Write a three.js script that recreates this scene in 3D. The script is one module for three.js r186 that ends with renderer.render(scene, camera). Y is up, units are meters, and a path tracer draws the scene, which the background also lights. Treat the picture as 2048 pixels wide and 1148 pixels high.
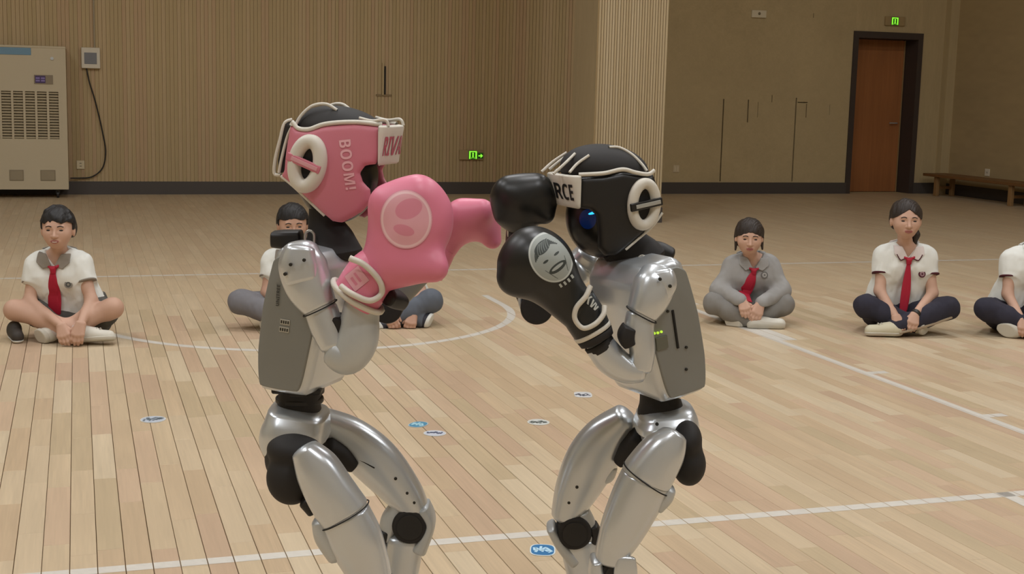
import * as THREE from 'three';
import { RoundedBoxGeometry } from 'three/addons/geometries/RoundedBoxGeometry.js';
import { DecalGeometry } from 'three/addons/geometries/DecalGeometry.js';
import { mergeGeometries, toCreasedNormals } from 'three/addons/utils/BufferGeometryUtils.js';
import { RectAreaLightUniformsLib } from 'three/addons/lights/RectAreaLightUniformsLib.js';

// ---------------------------------------------------------------- camera, light, exposure
const scene = new THREE.Scene();
scene.background = new THREE.Color(0x000000);
const camera = new THREE.PerspectiveCamera(24.26, 2048 / 1148, 0.05, 60);
camera.position.set(-1.265, 1.3485, 9.55);
camera.up.set(0.02244, 0.98896, -0.14647);
camera.lookAt(-1.26477 + 0.307002, 1.34853 - 0.146241, 9.55007 - 0.940406);
const renderer = new THREE.WebGLRenderer({ antialias: true });
renderer.toneMapping = THREE.LinearToneMapping;
renderer.toneMappingExposure = 1.32;
renderer.shadowMap.enabled = true;
RectAreaLightUniformsLib.init();
const LAMP = { color: 0xfbfcff, intensity: 26, w: 1.3, h: 0.6, y: 6.55, at: [[-4.6, 10.2], [0.2, 10.2], [5, 10.2], [-4.6, 5.9], [0.2, 5.9], [5, 5.9], [-4.6, 1.6], [0.2, 1.6], [5, 1.6]] };

// ---------------------------------------------------------------- helpers
const V = (x, y, z) => new THREE.Vector3(x, y, z);
function rng(seed) { let a = seed >>> 0; return () => { a = (a + 0x6D2B79F5) | 0; let t = Math.imul(a ^ (a >>> 15), 1 | a); t = (t + Math.imul(t ^ (t >>> 7), 61 | t)) ^ t; return ((t ^ (t >>> 14)) >>> 0) / 4294967296; }; }
const taken = new Map();
function numbered(n) { const k = taken.get(n) || 0; taken.set(n, k + 1); return k ? `${n}_${String(k).padStart(3, '0')}` : n; }
function shade(o) { o.castShadow = true; o.receiveShadow = true; return o; }
function thing(name, label, category, pos = [0, 0, 0], turn = 0, group) {
  const o = new THREE.Group(); o.name = numbered(name); o.position.set(...pos); o.rotation.y = turn;
  o.userData = { label, category }; if (group) o.userData.group = group; scene.add(o); return o;
}
function part(parent, name, geo, mat, label) { const m = shade(new THREE.Mesh(geo, mat)); m.name = name; if (label) m.userData.label = label; parent.add(m); return m; }
function struct(name, geo, mat, label) { const m = shade(new THREE.Mesh(geo, mat)); m.name = name; m.userData = { kind: 'structure', label, category: name.split('_')[0] }; scene.add(m); return m; }
function boxG(x0, x1, y0, y1, z0, z1) { const g = new THREE.BoxGeometry(x1 - x0, y1 - y0, z1 - z0); g.translate((x0 + x1) / 2, (y0 + y1) / 2, (z0 + z1) / 2); return g; }
function rboxG(x0, x1, y0, y1, z0, z1, r = 0.01, s = 3) { const g = new RoundedBoxGeometry(x1 - x0, y1 - y0, z1 - z0, s, r); g.translate((x0 + x1) / 2, (y0 + y1) / 2, (z0 + z1) / 2); return g; }
function tubeG(pts, r, seg = 40, rs = 8, closed = false) { return new THREE.TubeGeometry(new THREE.CatmullRomCurve3(pts.map(p => V(...p)), closed), seg, r, rs, closed); }
function cylG(a, b, r0, r1 = r0, seg = 28) {           // cylinder from point a to point b
  const A = V(...a), B = V(...b), d = B.clone().sub(A), g = new THREE.CylinderGeometry(r1, r0, d.length(), seg);
  g.applyQuaternion(new THREE.Quaternion().setFromUnitVectors(V(0, 1, 0), d.clone().normalize())); g.translate(...A.add(B).multiplyScalar(0.5).toArray()); return g;
}
function discG(c, axis, r, half, bev = 0.006, seg = 36) {   // a disc with rounded rim
  const p = [[0, -half], [r - bev, -half], [r - bev * 0.3, -half + bev * 0.3], [r, -half + bev], [r, half - bev], [r - bev * 0.3, half - bev * 0.3], [r - bev, half], [0, half]].map(q => new THREE.Vector2(Math.max(q[0], 1e-5), q[1]));
  const g = new THREE.LatheGeometry(p, seg); g.applyQuaternion(new THREE.Quaternion().setFromUnitVectors(V(0, 1, 0), V(...axis).normalize())); g.translate(...c); return g;
}
const cr = (a, b, c, d, t) => 0.5 * (2 * b + (c - a) * t + (2 * a - 5 * b + 4 * c - d) * t * t + (3 * b - a - 3 * c + d) * t * t * t);
// a smooth limb through [x, y, z, half width in the plane, half width across it]
function loft(pts, { seg = 28, sub = 8, e = 2.3, ref = [0, 0, 1], cap = 0.5 } = {}) {
  const R = V(...ref), P = [], n = pts.length, get = i => pts[Math.max(0, Math.min(n - 1, i))];
  for (let i = 0; i < n - 1; i++) for (let k = 0; k < sub; k++) { const t = k / sub; P.push([0, 1, 2, 3, 4].map(j => cr(get(i - 1)[j], get(i)[j], get(i + 1)[j], get(i + 2)[j], t))); }
  P.push(pts[n - 1].slice());
  const rings = [], frame = i => { const a = P[Math.max(0, i - 1)], b = P[Math.min(P.length - 1, i + 1)], T = V(b[0] - a[0], b[1] - a[1], b[2] - a[2]).normalize(); const N = R.clone().cross(T).normalize(), B = T.clone().cross(N); return { T, N, B }; };
  const ring = (p, fr, s, o) => rings.push({ c: V(p[0], p[1], p[2]).addScaledVector(fr.T, o), a: p[3] * s, b: p[4] * s, fr });
  const f0 = frame(0), p0 = P[0], f1 = frame(P.length - 1), p1 = P[P.length - 1], q = 4;
  for (let k = q - 1; k >= 1; k--) { const h = k / q * Math.PI / 2; ring(p0, f0, Math.cos(h), -Math.sin(h) * cap * Math.min(p0[3], p0[4])); }
  P.forEach((p, i) => ring(p, frame(i), 1, 0));
  for (let k = 1; k < q; k++) { const h = k / q * Math.PI / 2; ring(p1, f1, Math.cos(h), Math.sin(h) * cap * Math.min(p1[3], p1[4])); }
  const pos = [], idx = [];
  for (const r of rings) for (let k = 0; k < seg; k++) { const t = k / seg * 2 * Math.PI, c = Math.cos(t), s = Math.sin(t), x = Math.sign(c) * Math.abs(c) ** (2 / e) * r.a, y = Math.sign(s) * Math.abs(s) ** (2 / e) * r.b; pos.push(r.c.x + r.fr.N.x * x + r.fr.B.x * y, r.c.y + r.fr.N.y * x + r.fr.B.y * y, r.c.z + r.fr.N.z * x + r.fr.B.z * y); }
  const m = rings.length;
  for (let i = 0; i < m - 1; i++) for (let k = 0; k < seg; k++) { const a = i * seg + k, b = i * seg + (k + 1) % seg; idx.push(a, b, a + seg, b, b + seg, a + seg); }
  const c0 = pos.length / 3; pos.push(p0[0] - f0.T.x * cap * Math.min(p0[3], p0[4]), p0[1] - f0.T.y * cap * Math.min(p0[3], p0[4]), p0[2] - f0.T.z * cap * Math.min(p0[3], p0[4]));
  const c1 = c0 + 1; pos.push(p1[0] + f1.T.x * cap * Math.min(p1[3], p1[4]), p1[1] + f1.T.y * cap * Math.min(p1[3], p1[4]), p1[2] + f1.T.z * cap * Math.min(p1[3], p1[4]));
  for (let k = 0; k < seg; k++) { const k2 = (k + 1) % seg; idx.push(c0, k2, k, c1, (m - 1) * seg + k, (m - 1) * seg + k2); }
  const g = new THREE.BufferGeometry(); g.setAttribute('position', new THREE.Float32BufferAttribute(pos, 3));
  g.setAttribute('uv', new THREE.Float32BufferAttribute(pos.flatMap((v, i) => i % 3 == 0 ? [v, pos[i + 1]] : []), 2));
  g.setIndex(idx); g.computeVertexNormals(); return g;
}
function extrudeG(poly, depth, bevel = 0, holes = []) {
  const s = new THREE.Shape(poly.map(p => new THREE.Vector2(...p))); for (const h of holes) s.holes.push(new THREE.Path(h.map(p => new THREE.Vector2(...p))));
  const g = new THREE.ExtrudeGeometry(s, { depth: Math.max(depth - 2 * bevel, 1e-4), bevelEnabled: bevel > 0, bevelThickness: bevel, bevelSize: bevel, bevelOffset: -bevel, bevelSegments: 3, curveSegments: 8 });
  g.translate(0, 0, bevel - depth / 2); return g;
}
// ---- distance fields, meshed with surface nets
const hyp = Math.hypot, clamp = (v, a, b) => v < a ? a : v > b ? b : v;
const smin = (a, b, k) => { const h = Math.max(k - Math.abs(a - b), 0) / k; return Math.min(a, b) - h * h * k * 0.25; };
const smax = (a, b, k) => -smin(-a, -b, k);
function cone(a, b, ra, rb) { const dx = b[0] - a[0], dy = b[1] - a[1], dz = b[2] - a[2], L = dx * dx + dy * dy + dz * dz + 1e-9; return (x, y, z) => { const px = x - a[0], py = y - a[1], pz = z - a[2], t = clamp((px * dx + py * dy + pz * dz) / L, 0, 1); return hyp(px - dx * t, py - dy * t, pz - dz * t) - ra - (rb - ra) * t; }; }
function ell(c, r, q) { const iq = q ? q.clone().invert() : null, v = V(0, 0, 0); return (x, y, z) => { v.set(x - c[0], y - c[1], z - c[2]); if (iq) v.applyQuaternion(iq); const a = v.x / r[0], b = v.y / r[1], d = v.z / r[2], k0 = hyp(a, b, d), k1 = hyp(a / r[0], b / r[1], d / r[2]); return k1 < 1e-6 ? -Math.min(...r) : k0 * (k0 - 1) / k1; }; }
function rbox(c, h, r, q) { const iq = q ? q.clone().invert() : null, v = V(0, 0, 0); return (x, y, z) => { v.set(x - c[0], y - c[1], z - c[2]); if (iq) v.applyQuaternion(iq); const a = Math.abs(v.x) - h[0] + r, b = Math.abs(v.y) - h[1] + r, d = Math.abs(v.z) - h[2] + r; return hyp(Math.max(a, 0), Math.max(b, 0), Math.max(d, 0)) + Math.min(Math.max(a, b, d), 0) - r; }; }
function blend(k, ...fs) { return (x, y, z) => { let d = fs[0](x, y, z); for (let i = 1; i < fs.length; i++) d = smin(d, fs[i](x, y, z), k); return d; }; }
function poly2(P) { const n = P.length; return (x, y) => { let d = 1e9, s = 1; for (let i = 0, j = n - 1; i < n; j = i++) { const ex = P[j][0] - P[i][0], ey = P[j][1] - P[i][1], wx = x - P[i][0], wy = y - P[i][1], t = clamp((wx * ex + wy * ey) / (ex * ex + ey * ey), 0, 1), bx = wx - ex * t, by = wy - ey * t; d = Math.min(d, bx * bx + by * by); const c1 = y >= P[i][1], c2 = y < P[j][1], c3 = ex * wy > ey * wx; if ((c1 && c2 && c3) || (!c1 && !c2 && !c3)) s = -s; } return s * Math.sqrt(d); }; }
function mesh(f, lo, hi, h) {
  const nx = Math.ceil((hi[0] - lo[0]) / h) + 1, ny = Math.ceil((hi[1] - lo[1]) / h) + 1, nz = Math.ceil((hi[2] - lo[2]) / h) + 1, B = 6, val = new Float32Array(nx * ny * nz).fill(1), at = (i, j, k) => i + nx * (j + ny * k), lim = B * h * 0.87 * 1.5 + h;
  for (let K = 0; K < nz; K += B) for (let J = 0; J < ny; J += B) for (let I = 0; I < nx; I += B) {
    const c = f(lo[0] + (I + B / 2) * h, lo[1] + (J + B / 2) * h, lo[2] + (K + B / 2) * h), far = Math.abs(c) > lim;
    for (let k = K; k < Math.min(K + B, nz); k++) for (let j = J; j < Math.min(J + B, ny); j++) for (let i = I; i < Math.min(I + B, nx); i++) val[at(i, j, k)] = far ? c : f(lo[0] + i * h, lo[1] + j * h, lo[2] + k * h);
  }
  const id = new Int32Array(nx * ny * nz).fill(-1), pos = [], idx = [];
  for (let k = 0; k < nz - 1; k++) for (let j = 0; j < ny - 1; j++) for (let i = 0; i < nx - 1; i++) {
    let m = 0; for (let q = 0; q < 8; q++) if (val[at(i + (q & 1), j + (q >> 1 & 1), k + (q >> 2))] < 0) m |= 1 << q;
    if (m === 0 || m === 255) continue;
    let sx = 0, sy = 0, sz = 0, c = 0;
    for (let a = 0; a < 8; a++) for (const b of [1, 2, 4]) { if (a & b) continue; const o = a | b; if ((m >> a & 1) === (m >> o & 1)) continue; const va = val[at(i + (a & 1), j + (a >> 1 & 1), k + (a >> 2))], vb = val[at(i + (o & 1), j + (o >> 1 & 1), k + (o >> 2))], t = va / (va - vb); sx += (a & 1) + (b === 1 ? t : 0); sy += (a >> 1 & 1) + (b === 2 ? t : 0); sz += (a >> 2) + (b === 4 ? t : 0); c++; }
    id[at(i, j, k)] = pos.length / 3; pos.push(lo[0] + (i + sx / c) * h, lo[1] + (j + sy / c) * h, lo[2] + (k + sz / c) * h);
  }
  const quad = (a, b, c, d, fl) => { if (a < 0 || b < 0 || c < 0 || d < 0) return; if (fl) idx.push(a, c, b, a, d, c); else idx.push(a, b, c, a, c, d); };
  for (let k = 1; k < nz - 1; k++) for (let j = 1; j < ny - 1; j++) for (let i = 1; i < nx - 1; i++) {
    const v = val[at(i, j, k)] < 0;
    if (v !== val[at(i + 1, j, k)] < 0) quad(id[at(i, j - 1, k - 1)], id[at(i, j, k - 1)], id[at(i, j, k)], id[at(i, j - 1, k)], !v);
    if (v !== val[at(i, j + 1, k)] < 0) quad(id[at(i - 1, j, k - 1)], id[at(i - 1, j, k)], id[at(i, j, k)], id[at(i, j, k - 1)], !v);
    if (v !== val[at(i, j, k + 1)] < 0) quad(id[at(i - 1, j - 1, k)], id[at(i, j - 1, k)], id[at(i, j, k)], id[at(i - 1, j, k)], !v);
  }
  const nor = [], uv = [], q = h * 0.7;
  for (let i = 0; i < pos.length; i += 3) { const x = pos[i], y = pos[i + 1], z = pos[i + 2], a = f(x + q, y, z) - f(x - q, y, z), b = f(x, y + q, z) - f(x, y - q, z), c = f(x, y, z + q) - f(x, y, z - q), l = hyp(a, b, c) || 1; nor.push(a / l, b / l, c / l); uv.push(x + z * 0.6, y + z * 0.3); }
  const g = new THREE.BufferGeometry(); g.setAttribute('position', new THREE.Float32BufferAttribute(pos, 3)); g.setAttribute('normal', new THREE.Float32BufferAttribute(nor, 3)); g.setAttribute('uv', new THREE.Float32BufferAttribute(uv, 2)); g.setIndex(idx); return g;
}
function surfZ(f, x, y, z0 = 0.5) { let z = z0; for (let i = 0; i < 90; i++) { const d = f(x, y, z); if (d < 0.0004) break; z -= Math.max(d * 0.7, 0.0004); if (z < -0.4) break; } return z; }
// ---- smooth value noise
const hash = (x, y, z) => { let h = Math.imul(x, 374761393) ^ Math.imul(y, 668265263) ^ Math.imul(z, 1274126177); h = Math.imul(h ^ (h >>> 13), 1274126177); return ((h ^ (h >>> 16)) >>> 0) / 4294967296; };
function noise(x, y, z) { const X = Math.floor(x), Y = Math.floor(y), Z = Math.floor(z), s = t => t * t * (3 - 2 * t), a = s(x - X), b = s(y - Y), c = s(z - Z), l = (p, q, t) => p + (q - p) * t, g = (i, j, k) => hash(X + i, Y + j, Z + k); return l(l(l(g(0, 0, 0), g(1, 0, 0), a), l(g(0, 1, 0), g(1, 1, 0), a), b), l(l(g(0, 0, 1), g(1, 0, 1), a), l(g(0, 1, 1), g(1, 1, 1), a), b), c) * 2 - 1; }

// ---------------------------------------------------------------- textures and materials
function dataTex(n, m, fn, srgb = true) { const d = new Uint8Array(n * m * 4); for (let j = 0; j < m; j++) for (let i = 0; i < n; i++) { const c = fn(i / n, j / m); d.set([c[0], c[1], c[2], 255].map(v => clamp(Math.round(v), 0, 255)), 4 * (i + n * j)); } const t = new THREE.DataTexture(d, n, m); t.wrapS = t.wrapT = THREE.RepeatWrapping; t.magFilter = THREE.LinearFilter; t.minFilter = THREE.LinearMipmapLinearFilter; t.generateMipmaps = true; if (srgb) t.colorSpace = THREE.SRGBColorSpace; t.needsUpdate = true; return t; }
const tile = (x, y, fx, fy, s) => { const a = noise(x * fx, y * fy, s), b = noise((x - 1) * fx, y * fy, s), c = noise(x * fx, (y - 1) * fy, s), d = noise((x - 1) * fx, (y - 1) * fy, s); return (a * (1 - x) + b * x) * (1 - y) + (c * (1 - x) + d * x) * y; };
const mapleMap = dataTex(512, 512, (x, y) => { const g = 236 + 7 * tile(x, y, 60, 5, 1) + 6 * tile(x, y, 14, 2, 2) + 6 * tile(x, y, 160, 12, 3) + 5 * tile(x, y, 5, 5, 4); return [g, g - 2, g - 5]; });
const panelMap = dataTex(256, 512, (x, y) => { const g = 226 + 12 * tile(x, y, 40, 3, 5) + 8 * tile(x, y, 120, 9, 6) + 10 * tile(x, y, 4, 4, 7); return [g, g - 1, g - 4]; });
const wallMap = dataTex(512, 512, (x, y) => { const g = 236 + 6 * tile(x, y, 9, 9, 8) + 5 * tile(x, y, 40, 40, 9) + 5 * tile(x, y, 150, 150, 10); return [g, g, g - 1]; });
const clothBump = dataTex(256, 256, (x, y) => { const g = 128 + 40 * Math.sin(x * 2 * Math.PI * 48) * Math.sin(y * 2 * Math.PI * 48) + 30 * tile(x, y, 60, 60, 11); return [g, g, g]; }, false);
const hairBump = dataTex(256, 256, (x, y) => { const g = 128 + 110 * tile(x, y, 90, 6, 12); return [g, g, g]; }, false);
function canvasTex(w, h, draw) { const c = document.createElement('canvas'); c.width = w; c.height = h; draw(c.getContext('2d'), w, h); const t = new THREE.CanvasTexture(c); t.colorSpace = THREE.SRGBColorSpace; return t; }
const std = (color, roughness, metalness = 0, o = {}) => new THREE.MeshStandardMaterial({ color, roughness, metalness, ...o });
const rep = (t, x, y) => { const c = t.clone(); c.repeat.set(x, y); c.needsUpdate = true; return c; };
const clothN = rep(clothBump, 9, 9);
const cloth = (c, r = 0.9) => std(c, r, 0, { bumpMap: clothN, bumpScale: 0.0006 });
const M = {
  silver: std(0xd2d8dc, 0.29, 0.64), silverDull: std(0xc2c7c8, 0.44, 0.45), panelGrey: std(0x8c8e8a, 0.55, 0.25), black: std(0x1d1c1b, 0.5), blackSoft: std(0x211f1e, 0.7), seam: std(0x161514, 0.7), screw: std(0x35342f, 0.5, 0.5),
  ledGreen: std(0x203010, 0.5, 0, { emissive: 0xb8e03c, emissiveIntensity: 0.9 }), wire: std(0xb4b1a8, 0.35, 0.8),
  pink: std(0xd07c8c, 0.48), pinkGlove: std(0xe08099, 0.42), whiteVinyl: std(0xd9d5c9, 0.5), blackVinyl: std(0x1f1e1d, 0.42), blackGlove: std(0x1c1d1c, 0.38), mask: std(0x11110f, 0.3),
  skin: std(0xc6a08a, 0.62), skinDark: std(0xbd9680, 0.62), hair: std(0x1b1a1b, 0.55, 0, { bumpMap: rep(hairBump, 5, 5), bumpScale: 0.003 }), hairBrown: std(0x2c231d, 0.55, 0, { bumpMap: rep(hairBump, 5, 5), bumpScale: 0.003 }), eye: std(0x1c1512, 0.3), brow: std(0x2c231e, 0.8), lips: std(0xa3625a, 0.55), teeth: std(0xd8d0c2, 0.4),
  whiteCloth: cloth(0xe4e6e0), greyCloth: cloth(0x8d8b87), collarGrey: cloth(0x8c857a), shorts: cloth(0x55544f), greyTrouser: cloth(0x77767a), blueGrey: cloth(0x5d636d), navy: cloth(0x2c2b38), maroon: cloth(0x51202a), red: cloth(0xa81230, 0.7), shoe: std(0xd3d0c4, 0.6), shoeCream: std(0xcfc9b0, 0.6), sole: std(0xc9c5b8, 0.7), soleDark: std(0x3a3530, 0.7), sock: cloth(0xc9bfbb), navyShoe: std(0x2b2c37, 0.6), strap: std(0x25241f, 0.5),
};

// ---------------------------------------------------------------- the hall
const HX0 = -8, HX1 = 10.72, HZ0 = -7.05, HZ1 = 15, HY = 7;
const plain = c => std(c, 0.85, 0, { map: wallMap });
const wallTan = plain(0xcbb78d), slatMats = [0xd0b88b, 0xd4bb91, 0xccb588, 0xd2b48d].map(c => std(c, 0.7, 0, { map: panelMap })), slatBack = std(0xd0b88b, 0.8), base = std(0x4b4541, 0.6);
// floor: a dark sub-floor with maple planks on it
const floor = struct('floor', boxG(HX0, HX1, -0.2, -0.012, HZ0, HZ1), std(0xb89b74, 0.9), 'pale maple plank floor of the sports hall');
const rp = rng(7), PW = 0.0745, PX0 = -1.2375, tones = [0xd3bfa0, 0xd1bb9c, 0xd6c3a5, 0xcdb697, 0xd3ba9e, 0xcab797, 0xdac9ac, 0xccb297];
const plankMats = tones.map(c => std(c, 0.42, 0, { map: mapleMap }));
function plankG(x0, x1, z0, z1, g, ou, ov) {           // top with a small arris on each edge
  const t = 0.0009, y = 0, b = -0.012, pos = [], uv = [], idx = [], X = [x0 + g, x0 + g + t, x1 - g - t, x1 - g], Z = [z0 + g * 0.5, z0 + g * 0.5 + t, z1 - g * 0.5 - t, z1 - g * 0.5];
  const add = (x, yy, z) => { pos.push(x, yy, z); uv.push((x + ou) / 0.6, (z + ov) / 1.1); return pos.length / 3 - 1; };
  const T = [add(X[1], y, Z[1]), add(X[2], y, Z[1]), add(X[2], y, Z[2]), add(X[1], y, Z[2])], E = [add(X[0], y - t, Z[0]), add(X[3], y - t, Z[0]), add(X[3], y - t, Z[3]), add(X[0], y - t, Z[3])], D = [add(X[0], b, Z[0]), add(X[3], b, Z[0]), add(X[3], b, Z[3]), add(X[0], b, Z[3])];
  idx.push(T[0], T[2], T[1], T[0], T[3], T[2]);
  for (let i = 0; i < 4; i++) { const j = (i + 1) % 4; idx.push(T[i], T[j], E[j], T[i], E[j], E[i], E[i], E[j], D[j], E[i], D[j], D[i]); }
  const ge = new THREE.BufferGeometry(); ge.setAttribute('position', new THREE.Float32BufferAttribute(pos, 3)); ge.setAttribute('uv', new THREE.Float32BufferAttribute(uv, 2)); ge.setIndex(idx); const f = ge.toNonIndexed(); f.computeVertexNormals(); return f;
}
const strips = [], near = [], rest = [];
for (let i = Math.floor((HX0 - PX0) / PW); PX0 + i * PW < HX1; i++) {
  const x0 = Math.max(PX0 + i * PW, HX0), x1 = Math.min(PX0 + (i + 1) * PW, HX1); if (x1 - x0 < 0.01) continue;
  strips.push([x0, x1]); const seamGap = 0.0004 + 0.0007 * rp() + (x0 < 0.2 ? 0.0004 : 0);
  let z = HZ0 + 0.3 * rp();
  for (let za = HZ0; za < HZ1;) {
    const len = 0.32 + 0.42 * rp(), zb = Math.min(HZ1, za === HZ0 ? za + len * rp() + 0.1 : za + len), tone = Math.floor(rp() ** 1.1 * tones.length), ou = rp(), ov = rp() * 3;
    const zm = (za + zb) / 2, dz = 9.55 - zm, cx = -1.265 + dz * 0.326, half = dz * 0.43 + 0.05, inView = zm < 6.9 && Math.abs((x0 + x1) / 2 - cx) < half;
    (inView && zm > 3.85 ? near : rest).push([x0, x1, za, zb, zm < 1.5 ? 0.0002 : seamGap, ou, ov, zm < 1.5 ? tone % 3 : tone, zm]); za = zb;
  }
}
near.sort((a, b) => b[8] - a[8]);
near.forEach((p, i) => { if (i < 300) part(floor, 'plank', plankG(...p.slice(0, 7)), plankMats[p[7]]); else rest.push(p); });
{ const by = tones.map(() => []); for (const p of rest) by[p[7]].push(plankG(...p.slice(0, 7)));
  by.forEach((gs, i) => { const m = part(floor, 'distant_planks', mergeGeometries(gs), plankMats[i]); m.userData.kind = 'stuff'; }); }
// court lines, painted over the planks and broken at each seam
const linePaint = std(0xded9cf, 0.5, 0, { map: wallMap });
function clipX(P, x0, x1) { const cut = (Q, s, v) => { const o = []; for (let i = 0; i < Q.length; i++) { const a = Q[i], b = Q[(i + 1) % Q.length], da = s * (a[0] - v), db = s * (b[0] - v); if (da >= 0) o.push(a); if (da * db < 0) { const t = da / (da - db); o.push([v, a[1] + (b[1] - a[1]) * t]); } } return o; }; let q = cut(P, 1, x0); return q.length ? cut(q, -1, x1) : q; }
function courtLine(polys, label) {
  const pos = [], uv = [];
  for (const P of polys) for (const [x0, x1] of strips) { const q = clipX(P, x0 + 0.0016, x1 - 0.0016); for (let i = 1; i + 1 < q.length; i++) for (const v of [q[0], q[i], q[i + 1]]) { pos.push(v[0], 0.0005, v[1]); uv.push(v[0], v[1]); } }
  for (let i = 0; i < pos.length; i += 9) { const c = (pos[i + 3] - pos[i]) * (pos[i + 8] - pos[i + 2]) - (pos[i + 5] - pos[i + 2]) * (pos[i + 6] - pos[i]); if (c > 0) for (let k = 0; k < 3; k++) { const t = pos[i + 3 + k]; pos[i + 3 + k] = pos[i + 6 + k]; pos[i + 6 + k] = t; } }
  const g = new THREE.BufferGeometry(); g.setAttribute('position', new THREE.Float32BufferAttribute(pos, 3)); g.setAttribute('uv', new THREE.Float32BufferAttribute(uv, 2)); g.computeVertexNormals(); part(floor, 'court_line', g, linePaint, label);
}
const rect = (x0, x1, z0, z1) => [[x0, z0], [x1, z0], [x1, z1], [x0, z1]];
const ringPolys = (cx, cz, r0, r1, a0, a1, n) => Array.from({ length: n }, (_, i) => { const t0 = a0 + (a1 - a0) * i / n, t1 = a0 + (a1 - a0) * (i + 1) / n; return [[r0, t0], [r1, t0], [r1, t1], [r0, t1]].map(([r, t]) => [cx + r * Math.cos(t), cz + r * Math.sin(t)]); });
courtLine([rect(-7, 8.5, -0.05, 0)], 'white baseline of the court');
courtLine([rect(-2.45, 2.45, 5.8, 5.85)], 'white free throw line');
for (const s of [-1, 1]) courtLine([rect(...(s > 0 ? [2.4, 2.45] : [-2.45, -2.4]), 0, 5.8), ...[1.75, 3.9, 4.8].map(z => rect(...(s > 0 ? [2.45, 2.55] : [-2.55, -2.45]), z, z + 0.05)), rect(...(s > 0 ? [2.45, 2.55] : [-2.55, -2.45]), 2.65, 3.05)], 'white lane line with tick marks');
courtLine([...ringPolys(0, 1.575, 1.25, 1.3, 0, Math.PI, 48), rect(1.25, 1.3, 1.2, 1.575), rect(-1.3, -1.25, 1.2, 1.575)], 'white half circle under the basket');
courtLine(ringPolys(0, 5.8, 1.75, 1.8, 0, Math.PI, 48), 'white half circle at the free throw line');

// walls with thickness, ceiling
const DX0 = 9.12, DX1 = 10.19, DY1 = 2.235;
// open joints of flush cupboards in the plain part of the wall: [x, y from, y to, width]
const joints = [[7.13, 0.17, 1.29, 0.02], [7.505, 0.98, 1.29, 0.018], [7.655, 1.05, 1.26, 0.007], [7.865, 1.26, 1.36, 0.012], [8.245, 0.17, 1.33, 0.02], [8.41, 1.06, 1.25, 0.014], [8.44, 2.43, 2.49, 0.01], [8.78, 1.1, 1.25, 0.006]].map(([x, a, b, w]) => rect(x - w / 2, x + w / 2, a, b)); joints.push(rect(8.27, 8.425, 1.262, 1.274));
const facing = extrudeG(rect(5.4, DX0, -0.2, HY), 0.1, 0, joints); facing.translate(0, 0, HZ0 - 0.05); { const u = facing.attributes.uv; for (let k = 0; k < u.count; k++) u.setXY(k, u.getX(k) * 0.4, u.getY(k) * 0.4); }
const wb = struct('wall_back', mergeGeometries([facing, boxG(HX0, 5.4, -0.2, HY, HZ0 - 0.4, HZ0).toNonIndexed(), boxG(5.4, DX0, -0.2, HY, HZ0 - 0.4, HZ0 - 0.1).toNonIndexed(), boxG(DX1, HX1 + 0.4, -0.2, HY, HZ0 - 0.4, HZ0).toNonIndexed(), boxG(DX0, DX1, DY1, HY, HZ0 - 0.4, HZ0).toNonIndexed(), boxG(DX0, DX1, -0.2, 0, HZ0 - 0.4, HZ0).toNonIndexed(), boxG(DX0, DX1, 0, DY1, HZ0 - 0.4, HZ0 - 0.36).toNonIndexed()]), wallTan, 'brown back wall, grooved wood on the left and plain on the right');
struct('wall_right', boxG(HX1, HX1 + 0.4, -0.2, HY, HZ0 - 0.4, HZ1 + 0.4), plain(0xbfa97f), 'plain brown wall with a long bench along it');
struct('wall_left', boxG(HX0 - 0.4, HX0, -0.2, HY, HZ0 - 0.4, HZ1 + 0.4), plain(0xb5a684), 'plain beige side wall');
struct('wall_front', boxG(HX0, HX1, -0.2, HY, HZ1, HZ1 + 0.4), plain(0xcfc5b2), 'plain brown wall facing the grooved one');
struct('ceiling', boxG(HX0 - 0.4, HX1 + 0.4, HY, HY + 0.2, HZ0 - 0.4, HZ1 + 0.4), std(0xd9d6cf, 0.9), 'white hall ceiling');
struct('trim_1', boxG(HX1 - 0.14, HX1, 0, HY, HZ0, HZ0 + 0.12), plain(0xcbb78d), 'narrow corner post beside the door wall');
// grooved acoustic cladding, slat by slat
const SP = 0.045, slatG = boxG(-0.019, 0.019, 0.155, HY, 0, 0.018);
part(wb, 'cladding_back', boxG(HX0, 5.4, 0.15, HY, HZ0 - 0.01, HZ0 + 0.004), slatBack);
{ const r = rng(11), rest = []; for (let x = 5.36; x > HX0 + 0.03; x -= SP) { if (x < -6) { const g = slatG.clone(); g.translate(x, 0, HZ0); rest.push(g); continue; } const s = part(wb, 'slat', slatG, slatMats[Math.floor(r() * 4)]); s.position.set(x, 0, HZ0); } part(wb, 'distant_slats', mergeGeometries(rest), slatMats[0]).userData.kind = 'stuff'; }
for (const [name, g] of [['baseboard_back', mergeGeometries([boxG(HX0, DX0 - 0.02, 0, 0.155, HZ0, HZ0 + 0.025), boxG(DX1 + 0.02, HX1, 0, 0.155, HZ0, HZ0 + 0.025)])], ['baseboard_right', boxG(HX1 - 0.025, HX1, 0, 0.155, HZ0, HZ1)]]) struct(name, g, base, name === 'baseboard_back' ? 'dark grey skirting along the back wall' : 'dark grey skirting along the right wall');
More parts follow.
